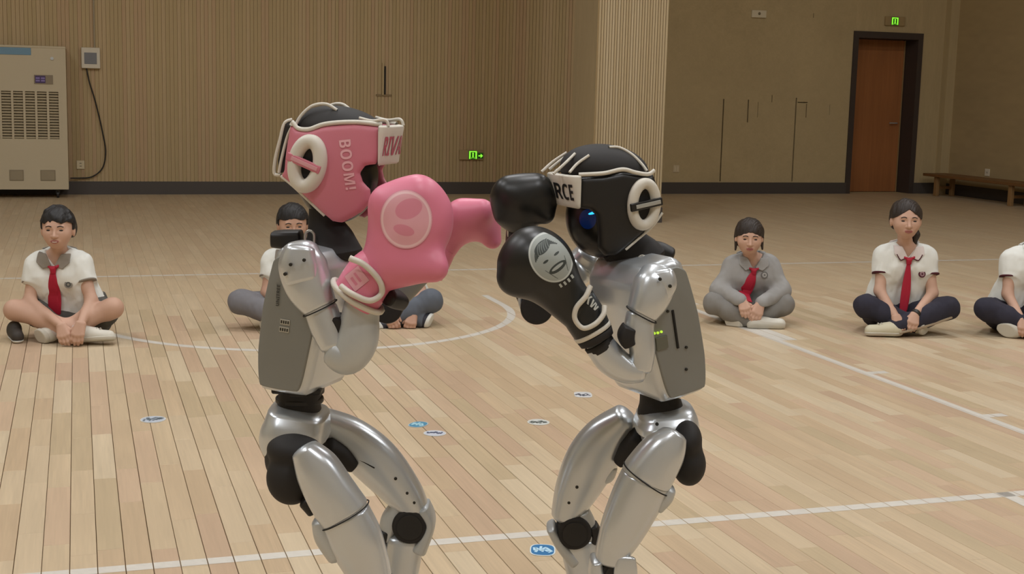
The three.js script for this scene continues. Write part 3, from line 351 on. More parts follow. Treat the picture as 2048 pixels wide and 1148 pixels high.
{ // ------------------------------------------------ robot with pink gear, facing the other
  const o = thing('boxing_robot', 'silver humanoid robot in pink boxing gloves and pink head guard', 'robot', [-0.836,0,6.829], -YAW);
  const tm = mat4([0.0053,0.7317,0], -0.35, 0.07), tl = 0.302;
  torso(o, tm, tl, prof);
  { const t = canvasTex(256, 48, c => { c.fillStyle = '#3a3a36'; c.font = 'bold 44px sans-serif'; c.textAlign = 'center'; c.textBaseline = 'middle'; c.fillText('UNITREE', 128, 26); }); const g = new THREE.PlaneGeometry(0.062, 0.011); g.rotateZ(Math.PI / 2); const [x, y] = [-0.0133,0.2004]; g.translate(x, y, 0.1005); part(o, 'side_lettering', ap(g, tm), new THREE.MeshStandardMaterial({ map: t, transparent: true, roughness: 0.6 })); }
  for (const [x, y] of [[0.0062,0.1483], [0.0050,0.1328]]) { const g = rboxG(x - 0.011, x + 0.011, y - 0.0055, y + 0.0055, 0.0985, 0.1, 0.0006); const l = part(o, 'side_label', ap(g, tm), std(0xb9b6ab, 0.6)); for (let k = 0; k < 4; k++) part(l, 'label_print', ap(boxG(x - 0.009 + k * 0.005, x - 0.0062 + k * 0.005, y - 0.003, y + 0.003, 0.1, 0.1006), tm), M.screw); }
  // neck, collar box and handle
  part(o, 'neck', loft([[0.0655,1.009,0,0.0636,0.0533], [0.0613,1.0367,0,0.0512,0.0451], [0.053,1.0756,0,0.0348,0.0368], [0.0559,1.1166,0,0.0367,0.0388]], { e: 2.2 }), M.blackSoft, 'black neck');
  part(o, 'collar_box', loft([[-0.0552,1.0328,-0.01,0.0165,0.0308], [-0.0326,1.0333,-0.01,0.0185,0.035], [0.0003,1.0362,-0.01,0.0165,0.0308]], { e: 4, cap: 0.3 }), M.black, 'black box behind the neck');
  part(o, 'handle', tubeG([[0.0189,1.0352,0.05], [0.0199,1.0524,0.05], [0.028,1.0587,0.05], [0.036,1.0528,0.05], [0.0371,1.0336,0.05]], 0.0028, 30, 8), M.wire, 'wire loop handle');
  // near arm
  const ua = part(o, 'upper_arm', loft([[0.0237,1.0287,0.13,0.0352,0.0352], [0.0282,1.0025,0.14,0.0468,0.0429], [0.0415,0.9609,0.15,0.0448,0.0409], [0.0638,0.9229,0.155,0.0341,0.035]], { e: 2.4 }), M.silver);
  seamRing(ua, [0.0647,0.9189,0.155], [0.45, -0.9, 0], 0.0355, 0.0365);
  part(o, 'shoulder_cap', loft([[0.0275,1.0323,0.16,0.029,0.0232], [0.0264,1.0038,0.165,0.0367,0.0251], [0.033,0.9754,0.17,0.0328,0.0212]], { e: 3 }), M.silver);
  screws(ua, [[0.0142,1.0085,0.196], [0.0399,1.0178,0.196], [0.0026,0.9891,0.19]]);
  part(o, 'elbow_link', loft([[0.0667,0.915,0.155,0.0321,0.0331], [0.0792,0.8816,0.16,0.0321,0.0312], [0.0927,0.8482,0.165,0.0273,0.0292]], { e: 2.4 }), M.silver);
  part(o, 'elbow_motor', discG([0.0954,0.8802,0.15], [0, 0, 1], 0.026, 0.036), M.blackSoft);
  part(o, 'forearm', loft([[0.0927,0.8363,0.165,0.0292,0.0312], [0.1195,0.8277,0.168,0.037,0.0351], [0.1387,0.8598,0.168,0.0408,0.0369], [0.1448,0.9088,0.165,0.0369,0.0349], [0.1504,0.9482,0.165,0.0329,0.0329]], { e: 2.3 }), M.silverDull);
  // near glove
  const q1 = new THREE.Quaternion().setFromAxisAngle(V(0, 0, 1), -0.5), G = [0.24,1.085,0.17,0.0786,0.094];
  const f1 = blend(0.035, ell(G.slice(0, 3), [G[3], G[4], 0.068], q1), gc([0.2101,1.0186,0.17,0.05], [0.1737,0.9934,0.17,0.0443]), gc([0.1964,1.1308,0.19,0.0323], [0.2531,1.1512,0.19,0.0284]), gc([0.2224,1.0083,0.2,0.0286], [0.2877,1.0112,0.21,0.0284]));
  const g1 = sdfPart(o, 'boxing_glove', f1, [[0.1129,1.1797,0.17], [0.3321,0.924,0.17]], 0.12, 0.0045, M.pinkGlove, 'pink boxing glove raised before the chest');
  const cf1 = part(g1, 'cuff', loft([[0.1832,1.0082,0.17,0.0424,0.0424], [0.1641,0.9883,0.17,0.0482,0.0453], [0.1384,0.9467,0.17,0.0483,0.0445], [0.1317,0.9367,0.17,0.0445,0.0425]], { e: 2.2, cap: 0.1 }), M.pinkGlove);
  part(cf1, 'piping', tubeG([[0.1298,1.0271,0.222], [0.1586,1.015,0.226], [0.1883,0.9803,0.218], [0.1887,0.958,0.21], [0.1697,0.9462,0.218], [0.1352,0.9588,0.224], [0.1118,0.9718,0.212]], 0.006, 60, 8), M.whiteVinyl);
  part(cf1, 'cuff_edge', tubeG([[0.0984,0.9672,0.19], [0.1293,0.9456,0.214], [0.1623,0.9284,0.21], [0.1813,0.9188,0.19], [0.182,0.922,0.15], [0.1183,0.9512,0.125], [0.093,0.974,0.15]], 0.006, 60, 8, true), M.whiteVinyl);
  part(cf1, 'wrist_strap', loft([[0.189,0.954,0.165,0.0155,0.0387], [0.2013,0.9451,0.15,0.0175,0.0331], [0.2172,0.9345,0.13,0.0157,0.0255]], { e: 3 }), M.black, 'black wrist strap');
  decal(g1, g1, [0.236,1.1033,0.24], [0, 0, 0], [0.105, 0.118, 0.1], new THREE.MeshStandardMaterial({ transparent: true, roughness: 0.5, map: canvasTex(256, 256, c => { c.fillStyle = '#e5a9b4'; c.beginPath(); c.arc(128, 128, 118, 0, 7); c.fill(); c.strokeStyle = '#f0c9cd'; c.lineWidth = 9; c.beginPath(); c.arc(128, 128, 108, 0, 7); c.stroke(); c.fillStyle = '#dd8c9f'; c.beginPath(); c.ellipse(140, 84, 62, 40, -0.3, 0, 7); c.fill(); c.beginPath(); c.ellipse(120, 170, 48, 22, 0.2, 0, 7); c.fill(); }) }), 'round_emblem');
  { const cg = new THREE.MeshStandardMaterial({ transparent: true, roughness: 0.5, map: canvasTex(128, 128, c => { c.fillStyle = '#e2a6b0'; c.fillRect(14, 20, 100, 88); c.fillStyle = '#d98397'; c.fillRect(36, 44, 16, 44); c.fillRect(66, 36, 14, 52); }) }); decal(cf1, cf1, [0.1424,0.9866,0.23], [0, 0, 0.7], [0.045, 0.05, 0.08], cg, 'cuff_print'); }
  // far arm and glove
  part(o, 'upper_arm', loft([[0.0758,0.9826,-0.13,0.0366,0.0387], [0.1029,0.9507,-0.13,0.0388,0.0388], [0.1367,0.9149,-0.12,0.0323,0.0323], [0.1626,0.8898,-0.11,0.03,0.03]], { e: 2.4 }), M.silverDull);
  part(o, 'elbow_motor', discG([0.1772,0.8891,-0.07], [0, 0, 1], 0.032, 0.04), M.blackSoft, 'black elbow motor');
  part(o, 'forearm', loft([[0.167,0.8802,-0.11,0.0258,0.0301], [0.2044,0.9187,-0.12,0.028,0.0301], [0.256,0.9737,-0.14,0.027,0.0292], [0.2788,1.0014,-0.15,0.0281,0.0281]], { e: 2.4 }), M.panelGrey);
  const q2 = new THREE.Quaternion().setFromAxisAngle(V(0, 0, 1), -0.25), G2 = [0.3424,1.0702,-0.15,0.0561,0.0431];
  const f2 = blend(0.03, ell(G2.slice(0, 3), [G2[3], G2[4], 0.06], q2), gc([0.3769,1.0689,-0.15,0.028], [0.393,1.0259,-0.15,0.0194]), gc([0.3125,1.0511,-0.15,0.0345], [0.2853,1.0037,-0.15,0.0303]), gc([0.3275,1.0876,-0.11,0.0255], [0.3701,1.0948,-0.1,0.0233]));
  const g2 = sdfPart(o, 'boxing_glove', f2, [[0.2554,1.1199,-0.15], [0.4202,0.9721,-0.15]], 0.08, 0.0045, M.pinkGlove, 'pink boxing glove punching forward');
  part(g2, 'cuff', loft([[0.2851,1.0102,-0.15,0.0324,0.0324], [0.2683,0.9793,-0.15,0.0357,0.0347], [0.2536,0.9516,-0.15,0.0358,0.0347]], { e: 2.2, cap: 0.1 }), M.pinkGlove);
  part(g2, 'piping', tubeG([[0.2465,1.0069,-0.115], [0.2685,0.9932,-0.108], [0.2922,0.9742,-0.11]], 0.005, 20, 8), M.whiteVinyl);
  // pelvis and legs
  part(o, 'waist', loft([[0.0001,0.6568,0,0.0481,0.0544], [-0.001,0.6867,0,0.0438,0.048], [0.0021,0.7135,0,0.0438,0.0479], [0.0063,0.7402,0,0.0458,0.052]], { e: 2.8, cap: 0.1 }), M.blackSoft, 'black ribbed waist');
  for (const [u, r] of [[[0.0001,0.6996,0], 0.046], [[0.0021,0.7188,0], 0.0455]]) part(o, 'waist_ring', discG(u, [0, 1, 0], r + 0.004, 0.006, 0.003), M.black);
  part(o, 'waist_plate', rboxG([-0.0499,0.7282,0][0], [0.0521,0.7307,0][0], [0.0001,0.7209,0][1], [0,0.7337,0][1], -0.05, 0.055, 0.005), M.black);
  part(o, 'pelvis', loft([[0.0001,0.6739,0,0.0606,0.0835], [-0.0041,0.6492,0,0.0648,0.0962], [-0.0083,0.62,0,0.0691,0.0942], [0.0001,0.5987,0,0.0545,0.0629]], { e: 3.6, cap: 0.25 }), M.silver);
  const hipF = blend(0.012, ell([0.0016,0.6155,0.085], [0.054, 0.036, 0.055]), ell([-0.001,0.5601,0.1], [0.05, 0.056, 0.045]), ell([-0.0331,0.587,0.05], [0.03, 0.045, 0.045]));
  sdfPart(o, 'hip_motor', hipF, [[-0.0633,0.6523,0.08], [0.0592,0.4922,0.08]], 0.07, 0.005, M.blackSoft, 'black hip motor');
  part(o, 'hip_motor', loft([[0.0494,0.588,-0.06,0.0214,0.0428], [0.075,0.5671,-0.07,0.0237,0.043], [0.0998,0.546,-0.08,0.0173,0.0389]], { e: 3 }), M.blackSoft, 'black hip motor');
  const th1 = part(o, 'thigh', loft([[0.0343,0.6307,0.145,0.0278,0.0357], [0.058,0.5969,0.15,0.0437,0.0417], [0.0867,0.5478,0.155,0.0497,0.0437], [0.1148,0.5042,0.155,0.0518,0.0448]], { e: 2.5, cap: 0.35 }), M.silver);
  seamRing(th1, [0.1158,0.5022,0.155], [0.5, -0.85, 0], 0.0538, 0.0468);
  const th2 = part(o, 'thigh_guard', loft([[0.1158,0.5011,0.155,0.0508,0.0438], [0.1371,0.4509,0.155,0.054,0.044], [0.1589,0.3975,0.15,0.0462,0.0422], [0.1733,0.3611,0.15,0.0382,0.0402]], { e: 2.5, cap: 0.3 }), M.silver);
  part(th2, 'rear_cover', loft([[0.0643,0.4889,0.15,0.016,0.03], [0.0794,0.4602,0.15,0.026,0.034], [0.1046,0.4222,0.15,0.0261,0.0341]], { e: 2.6 }), M.silverDull); part(th2, 'notch', boxG([0.099,0.4992,0.2][0], [0.1127,0.4995,0.2][0], [0.099,0.491,0.2][1], [0.0989,0.5032,0.2][1], 0.185, 0.197), M.whiteVinyl);
  part(o, 'thigh_joint', loft([[0.0316,0.52,0.12,0.0141,0.0262], [0.0497,0.5048,0.12,0.0182,0.0262]], { e: 3 }), M.black);
  const kn = [0.1774,0.3538,0.15]; knee(o, kn, 0.036, 0.03); lowerLeg(o, kn, [kn[0] - 0.12, 0.062, 0.14], 1, 0.042);
  const th3 = part(o, 'thigh', loft([[0.0343,0.6273,-0.09,0.0324,0.041], [0.0927,0.5895,-0.1,0.0478,0.0456], [0.1529,0.5383,-0.1,0.0523,0.0457], [0.2114,0.4722,-0.1,0.0415,0.0437], [0.2426,0.4288,-0.1,0.0285,0.0394]], { e: 2.5 }), M.silver);
  screws(th3, [[0.1973,0.5162,-0.057], [0.2222,0.4837,-0.06], [0.2374,0.4622,-0.062]]); part(th3, 'joint_line', tubeG([[0.1067,0.5602,-0.058], [0.1305,0.5503,-0.056], [0.1522,0.539,-0.055]], 0.0018, 12, 6), M.seam);
  const kf = [0.2287,0.4069,-0.1]; knee(o, kf, 0.039, 0.042);
  part(o, 'knee_bracket', loft([[0.2556,0.4427,-0.1,0.0153,0.0416], [0.2714,0.4056,-0.1,0.011,0.0438], [0.2481,0.348,-0.1,0.0176,0.0418]], { e: 3 }), M.silverDull); part(o, 'knee_bracket', loft([[0.203,0.446,-0.1,0.0153,0.0328], [0.1837,0.4091,-0.1,0.0219,0.0329], [0.1731,0.369,-0.1,0.0132,0.0307]], { e: 3 }), M.silverDull);
  part(o, 'shin_cable_cover', loft([[0.1695,0.3894,-0.09,0.0153,0.0262], [0.161,0.3607,-0.09,0.0175,0.0263], [0.1569,0.3298,-0.09,0.0088,0.0219]], { e: 3 }), M.black);
  lowerLeg(o, [0.2127,0.3666,-0.1], [[0.146,0.0728,-0.1][0], 0.062, -0.1], 1, 0.044);
  // head
  const hm = mat4([0.073,1.1832,0], -0.26, 0);
  const F = [0.1346,0.0345];
  headGuard(o, hm, {
    near: 1, mat: M.pink, labelMat: std(0xd9a0a8, 0.5), label: 'pink padded head guard', text: 'RIVAL', ink: '#b8586b', textSpan: 0.97,
    side: [[-0.0685,0.0868], [-0.0604,0.0888], [-0.0502,0.0779], [-0.0267,0.0760], [0.0060,0.0868], [0.0642,0.0927], [0.1152,0.0878], [0.1152,0.0345], [0.1080,0.0128], [0.0876,0.0089], [0.0784,-0.0049], [0.0836,-0.0217], [0.0968,-0.0365], [0.0989,-0.0602], [0.0815,-0.0819], [0.0601,-0.0957], [0.0397,-0.1065], [0.0213,-0.1036], [0.0060,-0.0908], [-0.0165,-0.0700], [-0.0400,-0.0503], [-0.0624,-0.0326], [-0.0869,-0.0168], [-0.0798,-0.0049], [-0.0757,0.0345]],
    visor: { xb: [0.1132,0.0543][0], xf: F[0] + 0.001, y0: [0.1315,0.0898][1], y1: [0.1315,0.0099][1], back: 0.018 },
    boom: [[0.0325,0.0760], [0.0539,-0.0562], [0.0784,-0.0523], [0.0621,0.0799]],
    ring: { c: [-0.0226,0.0109], a: 0.0265, b: 0.0445, r: 0.0145, tilt: -0.2 }, strap: [[-0.0604,0.0256], [0.0090,-0.0000]],
    trims: [{ p: [[-0.0645,0.0839], [-0.0624,0.0908], [-0.0502,0.0799], [-0.0267,0.0779], [0.0060,0.0888], [0.0642,0.0947], [0.1152,0.0908]], r: 0.0045 }, { p: [[-0.0869,-0.0168], [-0.0624,-0.0326], [-0.0400,-0.0503], [-0.0165,-0.0710], [0.0060,-0.0917]], r: 0.0035, off: -0.008 }],
    topLines: [{ p: [[...[-0.0645,0.0839], 0.055], [...[-0.0522,0.1056], 0.05], [...[-0.0298,0.1243], 0.045], [...[-0.0032,0.1273], 0.04], [...[0.0172,0.1164], 0.036]], r: 0.0034 }, { p: [[...[-0.0645,0.0858], 0.064], [...[-0.0767,0.0641], 0.062], [...[-0.0910,0.0148], 0.062], [...[-0.0971,-0.0109], 0.06]], r: 0.0034 }, { p: [[...[-0.0726,0.0957], 0.05], [...[-0.0849,0.0898], 0.056], [...[-0.0951,0.0543], 0.06], [...[-0.1063,0.0099], 0.06], [...[-0.1073,-0.0148], 0.058], [...[-0.0930,-0.0148], 0.06]], r: 0.0034 }, { p: [[...[0.0682,0.1026], 0.045], [...[0.0958,0.0977], 0.045], [...[0.1193,0.1006], 0.045], [...[0.1254,0.0977], 0.043], [...[0.1295,0.0878], 0.043]], r: 0.003 }],
    flap: [[-0.0869,0.0908], [-0.0604,0.0878], [-0.0726,-0.0069], [-0.1012,-0.0128], [-0.1022,0.0148]], dome: { c: [0.0111,0.0720], r: [0.098, 0.052, 0.072], tilt: -0.13 }, mask: { c: [0.0039,-0.0168], r: [0.085, 0.095, 0.07] },
  });
}

{ // ------------------------------------------------ robot with black gear
  const o = thing('boxing_robot', 'silver humanoid robot in black boxing gloves and black head guard', 'robot', [-0.126,0,7.061], -YAW);
  const tm = mat4([0.0032,0.7426,0], Math.PI + 0.52, 0.19);
  torso(o, tm, 0.29, prof);
  { const z = -0.1; const [a, b] = [0.0140,0.1482]; const g = boxG(-0.0022, 0.0022, -0.04, 0.04, z - 0.0015, z + 0.0015); g.rotateZ(-0.03); g.translate(a, b, 0); part(o, 'vent_slot', ap(g, tm), M.seam);
    const [c, d] = [0.0500,0.1286]; part(o, 'side_port', ap(rboxG(c - 0.014, c + 0.014, d - 0.012, d + 0.014, z - 0.002, z + 0.002, 0.001), tm), std(0x6a6b5e, 0.5));
    for (const p of [[0.0648,0.1533], [0.0565,0.1521], [0.0479,0.1520]]) part(o, 'status_light', ap(discG([p[0], p[1], z], [0, 0, 1], 0.0026, 0.002, 0.001, 12), tm), M.ledGreen, 'green status light');
    for (const p of [[-0.0074,0.1047], [-0.0012,0.0599], [0.0268,0.1888]]) part(o, 'screw', ap(discG([p[0], p[1], z + 0.001], [0, 0, 1], 0.003, 0.003, 0.001, 12), tm), M.screw); }
  part(o, 'neck', loft([[-0.0585,1.0003,0,0.0677,0.0513], [-0.0673,1.0166,0,0.0615,0.0492], [-0.0804,1.039,0,0.0492,0.0451], [-0.0936,1.0644,0,0.0409,0.0409]], { e: 2.2 }), M.blackSoft, 'black neck');
  part(o, 'collar_box', loft([[-0.0372,1.0294,-0.02,0.0186,0.0248], [-0.0081,1.025,-0.02,0.0206,0.0289], [0.015,1.0162,-0.02,0.0186,0.0269]], { e: 2.4, cap: 0.4 }), M.black, 'black box behind the neck');
  part(o, 'handle', tubeG([[-0.0559,1.0028,0.05], [-0.0584,1.017,0.05], [-0.0497,1.0243,0.05], [-0.0403,1.0174,0.05], [-0.0408,1.0032,0.05]], 0.0026, 30, 8), M.wire, 'wire loop handle');
  // near arm
  const ua = part(o, 'upper_arm', loft([[-0.0288,1.0012,0.13,0.0313,0.0333], [-0.0329,0.9798,0.14,0.041,0.041], [-0.0425,0.9515,0.15,0.0389,0.0389], [-0.0556,0.9244,0.155,0.0311,0.0331]], { e: 2.4 }), M.silver);
  seamRing(ua, [-0.0565,0.9214,0.155], [-0.45, -0.9, 0], 0.0325, 0.0345);
  part(o, 'shoulder_cap', loft([[-0.0212,1.0012,0.15,0.0252,0.0233], [-0.018,0.9823,0.155,0.0272,0.0252], [-0.0244,0.9594,0.16,0.0213,0.0194]], { e: 3 }), M.silver);
  screws(ua, [[-0.0267,0.9963,0.186], [-0.0063,0.9824,0.18]]);
  part(o, 'elbow_link', loft([[-0.0583,0.9184,0.155,0.0292,0.0312], [-0.0607,0.8915,0.16,0.0292,0.0292], [-0.0533,0.8521,0.16,0.0254,0.0293], [-0.0559,0.8172,0.16,0.0235,0.0293]], { e: 2.5 }), M.silver);
  part(o, 'elbow_motor', loft([[-0.0808,0.8979,0.165,0.0136,0.0291], [-0.0859,0.88,0.165,0.0165,0.0311], [-0.0795,0.8643,0.165,0.0126,0.0292]], { e: 4, cap: 0.3 }), M.blackSoft, 'black elbow motor');
  part(o, 'forearm', loft([[-0.0537,0.8103,0.16,0.0215,0.0293], [-0.0831,0.8135,0.16,0.0274,0.0313], [-0.1131,0.8327,0.16,0.0312,0.0332], [-0.1375,0.8619,0.16,0.0292,0.0322]], { e: 2.4 }), M.silver);
  part(o, 'wrist_ring', loft([[-0.1304,0.8522,0.16,0.0293,0.0332], [-0.1396,0.8658,0.16,0.0302,0.0341]], { e: 2.2, cap: 0.1, sub: 2 }), M.blackSoft);
  // near glove
  const q1 = new THREE.Quaternion().setFromAxisAngle(V(0, 0, 1), -0.75), G = [-0.2619,1.0233,0.17,0.0712,0.0635];
  const f1 = blend(0.03, ell(G.slice(0, 3), [G[3], G[4], 0.07], q1), gc([-0.2468,0.9984,0.17,0.054], [-0.1768,0.9241,0.165,0.0388]), gc([-0.3001,1.0111,0.18,0.0364], [-0.3063,0.9906,0.18,0.0326]));
  const g1 = sdfPart(o, 'boxing_glove', f1, [[-0.3499,1.0859,0.17], [-0.1168,0.8624,0.17]], 0.11, 0.0045, M.blackGlove, 'black boxing glove with a round pale emblem');
  const cf = part(g1, 'cuff', loft([[-0.1872,0.9484,0.165,0.0387,0.0387], [-0.1688,0.9174,0.165,0.0407,0.0407], [-0.1503,0.8863,0.165,0.0379,0.0398]], { e: 2.2, cap: 0.1 }), M.blackGlove);
  part(cf, 'piping', tubeG([[-0.1601,0.9813,0.198], [-0.1686,0.9633,0.208], [-0.187,0.9392,0.211], [-0.1882,0.9188,0.21], [-0.1725,0.9019,0.211], [-0.1498,0.9098,0.209], [-0.1336,0.9281,0.2], [-0.1315,0.942,0.19]], 0.0052, 70, 8), M.whiteVinyl);
  part(cf, 'cuff_band', loft([[-0.1534,0.8912,0.165,0.0398,0.0418], [-0.1493,0.8843,0.165,0.0389,0.0408]], { e: 2.2, cap: 0.05, sub: 2 }), M.whiteVinyl);
  part(cf, 'wrist_strap', loft([[-0.1482,0.8824,0.165,0.0379,0.0398], [-0.142,0.8707,0.165,0.035,0.037]], { e: 2.2, cap: 0.05, sub: 2 }), M.blackSoft);
  decal(cf, cf, [-0.1566,0.9495,0.24], [0, 0, -0.7], [0.05, 0.04, 0.1], new THREE.MeshStandardMaterial({ transparent: true, roughness: 0.5, map: canvasTex(256, 200, c => { c.fillStyle = '#b9bab0'; c.font = 'bold 130px sans-serif'; c.textAlign = 'center'; c.fillText('Kw', 128, 140); }) }), 'cuff_print');
  decal(g1, g1, [-0.2354,1.0333,0.25], [0, 0, 0.62], [0.085, 0.115, 0.1], new THREE.MeshStandardMaterial({ transparent: true, roughness: 0.5, map: canvasTex(384, 512, c => {
    c.fillStyle = '#9fa6a2'; c.beginPath(); c.ellipse(192, 236, 176, 216, 0, 0, 7); c.fill(); c.strokeStyle = '#c6ccc8'; c.lineWidth = 12; c.beginPath(); c.ellipse(192, 236, 166, 206, 0, 0, 7); c.stroke();
    c.strokeStyle = '#39403d'; c.lineWidth = 9; for (let k = 0; k < 7; k++) { c.beginPath(); c.moveTo(70 + k * 14, 190 - k * 8); c.quadraticCurveTo(120 + k * 18, 60 + k * 6, 250 + k * 8, 90 + k * 14); c.stroke(); }
    c.fillStyle = '#39403d'; c.beginPath(); c.ellipse(180, 122, 78, 46, -0.15, 0, 7); c.fill(); c.strokeStyle = '#7d8682'; c.lineWidth = 5; for (let k = 0; k < 6; k++) { c.beginPath(); c.moveTo(118 + k * 22, 158); c.quadraticCurveTo(130 + k * 20, 110, 170 + k * 16, 84); c.stroke(); } c.strokeStyle = '#59615d'; for (let k = 0; k < 5; k++) { c.beginPath(); c.moveTo(96 + k * 8, 290 + k * 22); c.lineTo(112 + k * 8, 330 + k * 20); c.moveTo(292 - k * 8, 286 + k * 22); c.lineTo(280 - k * 8, 330 + k * 20); c.stroke(); } for (const x of [140, 250]) { c.beginPath(); c.ellipse(x, 232, 26, 10, 0, 0, 7); c.fill(); } c.beginPath(); c.ellipse(196, 330, 84, 34, 0, 0, 7); c.fill(); c.fillStyle = '#a9afab'; c.beginPath(); c.ellipse(196, 326, 58, 14, 0, 0, 7); c.fill();
    c.fillStyle = '#b4bab5'; for (let k = 0; k < 4; k++) c.fillRect(118 + k * 40, 466 - Math.abs(k - 1.5) * 6, 20, 36); }) }), 'round_emblem');
  // far arm and glove
  part(o, 'shoulder_cap', loft([[-0.144,1.0051,-0.13,0.0279,0.0322], [-0.1557,0.984,-0.14,0.0345,0.0367], [-0.1723,0.9608,-0.14,0.0303,0.0324]], { e: 2.5 }), M.silver);
  part(o, 'upper_arm', loft([[-0.1644,0.9699,-0.13,0.0323,0.0344], [-0.2012,0.9397,-0.13,0.0323,0.0345], [-0.2435,0.9042,-0.12,0.028,0.0301]], { e: 2.4 }), M.silver);
  const em = part(o, 'elbow_motor', discG([-0.2572,0.8994,-0.06], [0, 0, 1], 0.034, 0.045), M.blackSoft, 'round black elbow motor'); part(em, 'bracket', loft([[-0.2917,0.9278,-0.05,0.0042,0.0168], [-0.2923,0.9097,-0.05,0.0042,0.0168], [-0.2887,0.8949,-0.05,0.0032,0.0147]], { e: 3 }), M.silverDull);
  part(o, 'forearm', loft([[-0.2651,0.8992,-0.1,0.0278,0.0299], [-0.2824,0.9474,-0.1,0.0299,0.0299], [-0.2928,1.0164,-0.06,0.0251,0.0272], [-0.2939,1.0564,-0.03,0.0248,0.0269]], { e: 2.4 }), M.blackSoft);
  const G2 = [-0.2915,1.1234,-0.01,0.0573,0.0491], f2 = blend(0.022, ell(G2.slice(0, 3), [G2[3], G2[4], 0.062]), gc([-0.3184,1.1417,0.01,0.0345], [-0.2658,1.146,0.01,0.0365]), gc([-0.2451,1.1333,0.01,0.0223], [-0.2465,1.1006,0.02,0.0203]), gc([-0.2969,1.0945,-0.01,0.0389], [-0.2909,1.0606,-0.02,0.0268]), gc([-0.3263,1.1246,-0.01,0.0287], [-0.3227,1.099,-0.01,0.0266]));
  const g2 = sdfPart(o, 'boxing_glove', f2, [[-0.3603,1.18,-0.01], [-0.2183,1.0345,-0.01]], 0.09, 0.0045, M.blackGlove, 'black boxing glove held before the face');
  part(g2, 'cuff', loft([[-0.2932,1.0709,-0.02,0.0309,0.033], [-0.2923,1.0345,-0.04,0.0333,0.0353], [-0.2906,1.0124,-0.05,0.0324,0.0345]], { e: 2.2, cap: 0.1 }), M.blackGlove); part(g2, 'piping', tubeG([[-0.3209,1.0723,0], [-0.3196,1.0548,-0.01], [-0.315,1.0352,-0.02]], 0.0028, 20, 6), M.whiteVinyl);
  // pelvis and legs
  part(o, 'waist', loft([[0.0081,0.6712,0,0.0501,0.0543], [0.0058,0.7032,0,0.0459,0.05], [0.0017,0.7266,0,0.0396,0.0437], [0.0008,0.75,0,0.0416,0.0458]], { e: 2.6, cap: 0.1 }), M.blackSoft, 'black waist'); part(o, 'waist_ring', discG([0.0058,0.7288,0], [0.05, 1, 0], 0.042, 0.008, 0.003), M.whiteVinyl, 'pale ring round the waist');
  part(o, 'pelvis', loft([[0.0156,0.6928,0,0.0584,0.0814], [0.0186,0.6714,0,0.0648,0.0961], [0.0176,0.6435,0,0.0628,0.0941], [0.0061,0.6174,0,0.0419,0.0628]], { e: 3.4, cap: 0.25 }), M.silver);
  screws(o, [[-0.0119,0.6909,0.105]]);
  const hipF = blend(0.012, ell([0.0573,0.6069,0.095], [0.034, 0.044, 0.045]), ell([0.0518,0.6554,0.09], [0.03, 0.04, 0.05]));
  sdfPart(o, 'hip_motor', hipF, [[0.0106,0.696,0.09], [0.1028,0.5573,0.09]], 0.06, 0.005, M.blackSoft, 'black hip motor'); part(o, 'hip_motor', loft([[-0.0339,0.6265,-0.06,0.0192,0.0385], [-0.0459,0.597,-0.07,0.0258,0.0408], [-0.0677,0.5682,-0.08,0.0151,0.0367]], { e: 3 }), M.blackSoft, 'black hip motor');
  const th1 = part(o, 'thigh', loft([[0.0168,0.6761,0.14,0.0278,0.0377], [-0.0011,0.6498,0.15,0.0436,0.0416], [-0.0277,0.6077,0.155,0.0505,0.0446], [-0.0341,0.5942,0.155,0.0515,0.0456]], { e: 2.5, cap: 0.4 }), M.silver);
  seamRing(th1, [-0.035,0.5921,0.155], [-0.55, -0.83, 0], 0.0535, 0.0475);
  const th2 = part(o, 'thigh_guard', loft([[-0.0359,0.5901,0.155,0.0506,0.0446], [-0.0532,0.5475,0.155,0.0507,0.0447], [-0.0769,0.4901,0.155,0.0449,0.0429], [-0.093,0.4465,0.15,0.036,0.04], [-0.0981,0.4202,0.15,0.0321,0.0381]], { e: 2.5, cap: 0.3 }), M.silver);
  part(th2, 'rear_cover', loft([[0.0119,0.5733,0.15,0.0139,0.0298], [0.0026,0.5576,0.15,0.0179,0.0338], [-0.0125,0.5367,0.15,0.0159,0.0319]], { e: 2.8 }), M.silverDull);
  const kn = [-0.0873,0.3975,0.15]; knee(o, kn, 0.034, 0.03); part(o, 'knee_plate', loft([[-0.0711,0.4346,0.182,0.0198,0.0079], [-0.0713,0.4074,0.184,0.0238,0.0079], [-0.0688,0.3704,0.182,0.0219,0.0079]], { e: 3.5, cap: 0.9 }), M.silver); part(o, 'knee_bracket', loft([[-0.1282,0.4216,0.15,0.012,0.0361], [-0.1251,0.3881,0.15,0.0171,0.0382], [-0.1128,0.3517,0.15,0.0161,0.0362]], { e: 3 }), M.silver);
  lowerLeg(o, [-0.0908,0.3838,0.15], [kn[0] + 0.12, 0.062, 0.14], -1, 0.04);
  const th3 = part(o, 'thigh', loft([[-0.0593,0.6546,-0.09,0.0302,0.041], [-0.0979,0.6055,-0.1,0.0499,0.0456], [-0.1309,0.5498,-0.1,0.0555,0.0468], [-0.1614,0.4815,-0.1,0.0459,0.0437], [-0.1838,0.4277,-0.1,0.0296,0.0394]], { e: 2.5 }), M.silver);
  screws(th3, [[-0.1598,0.5074,-0.056], [-0.1758,0.4712,-0.06]]); part(th3, 'rear_cover', loft([[-0.085,0.5454,-0.1,0.0152,0.0327], [-0.0953,0.5282,-0.1,0.0196,0.0349], [-0.1081,0.5201,-0.1,0.0153,0.0327]], { e: 3 }), M.silverDull); part(th3, 'joint_line', tubeG([[-0.113,0.54,-0.066], [-0.0964,0.557,-0.066], [-0.0836,0.5657,-0.068]], 0.0018, 12, 6), M.seam);
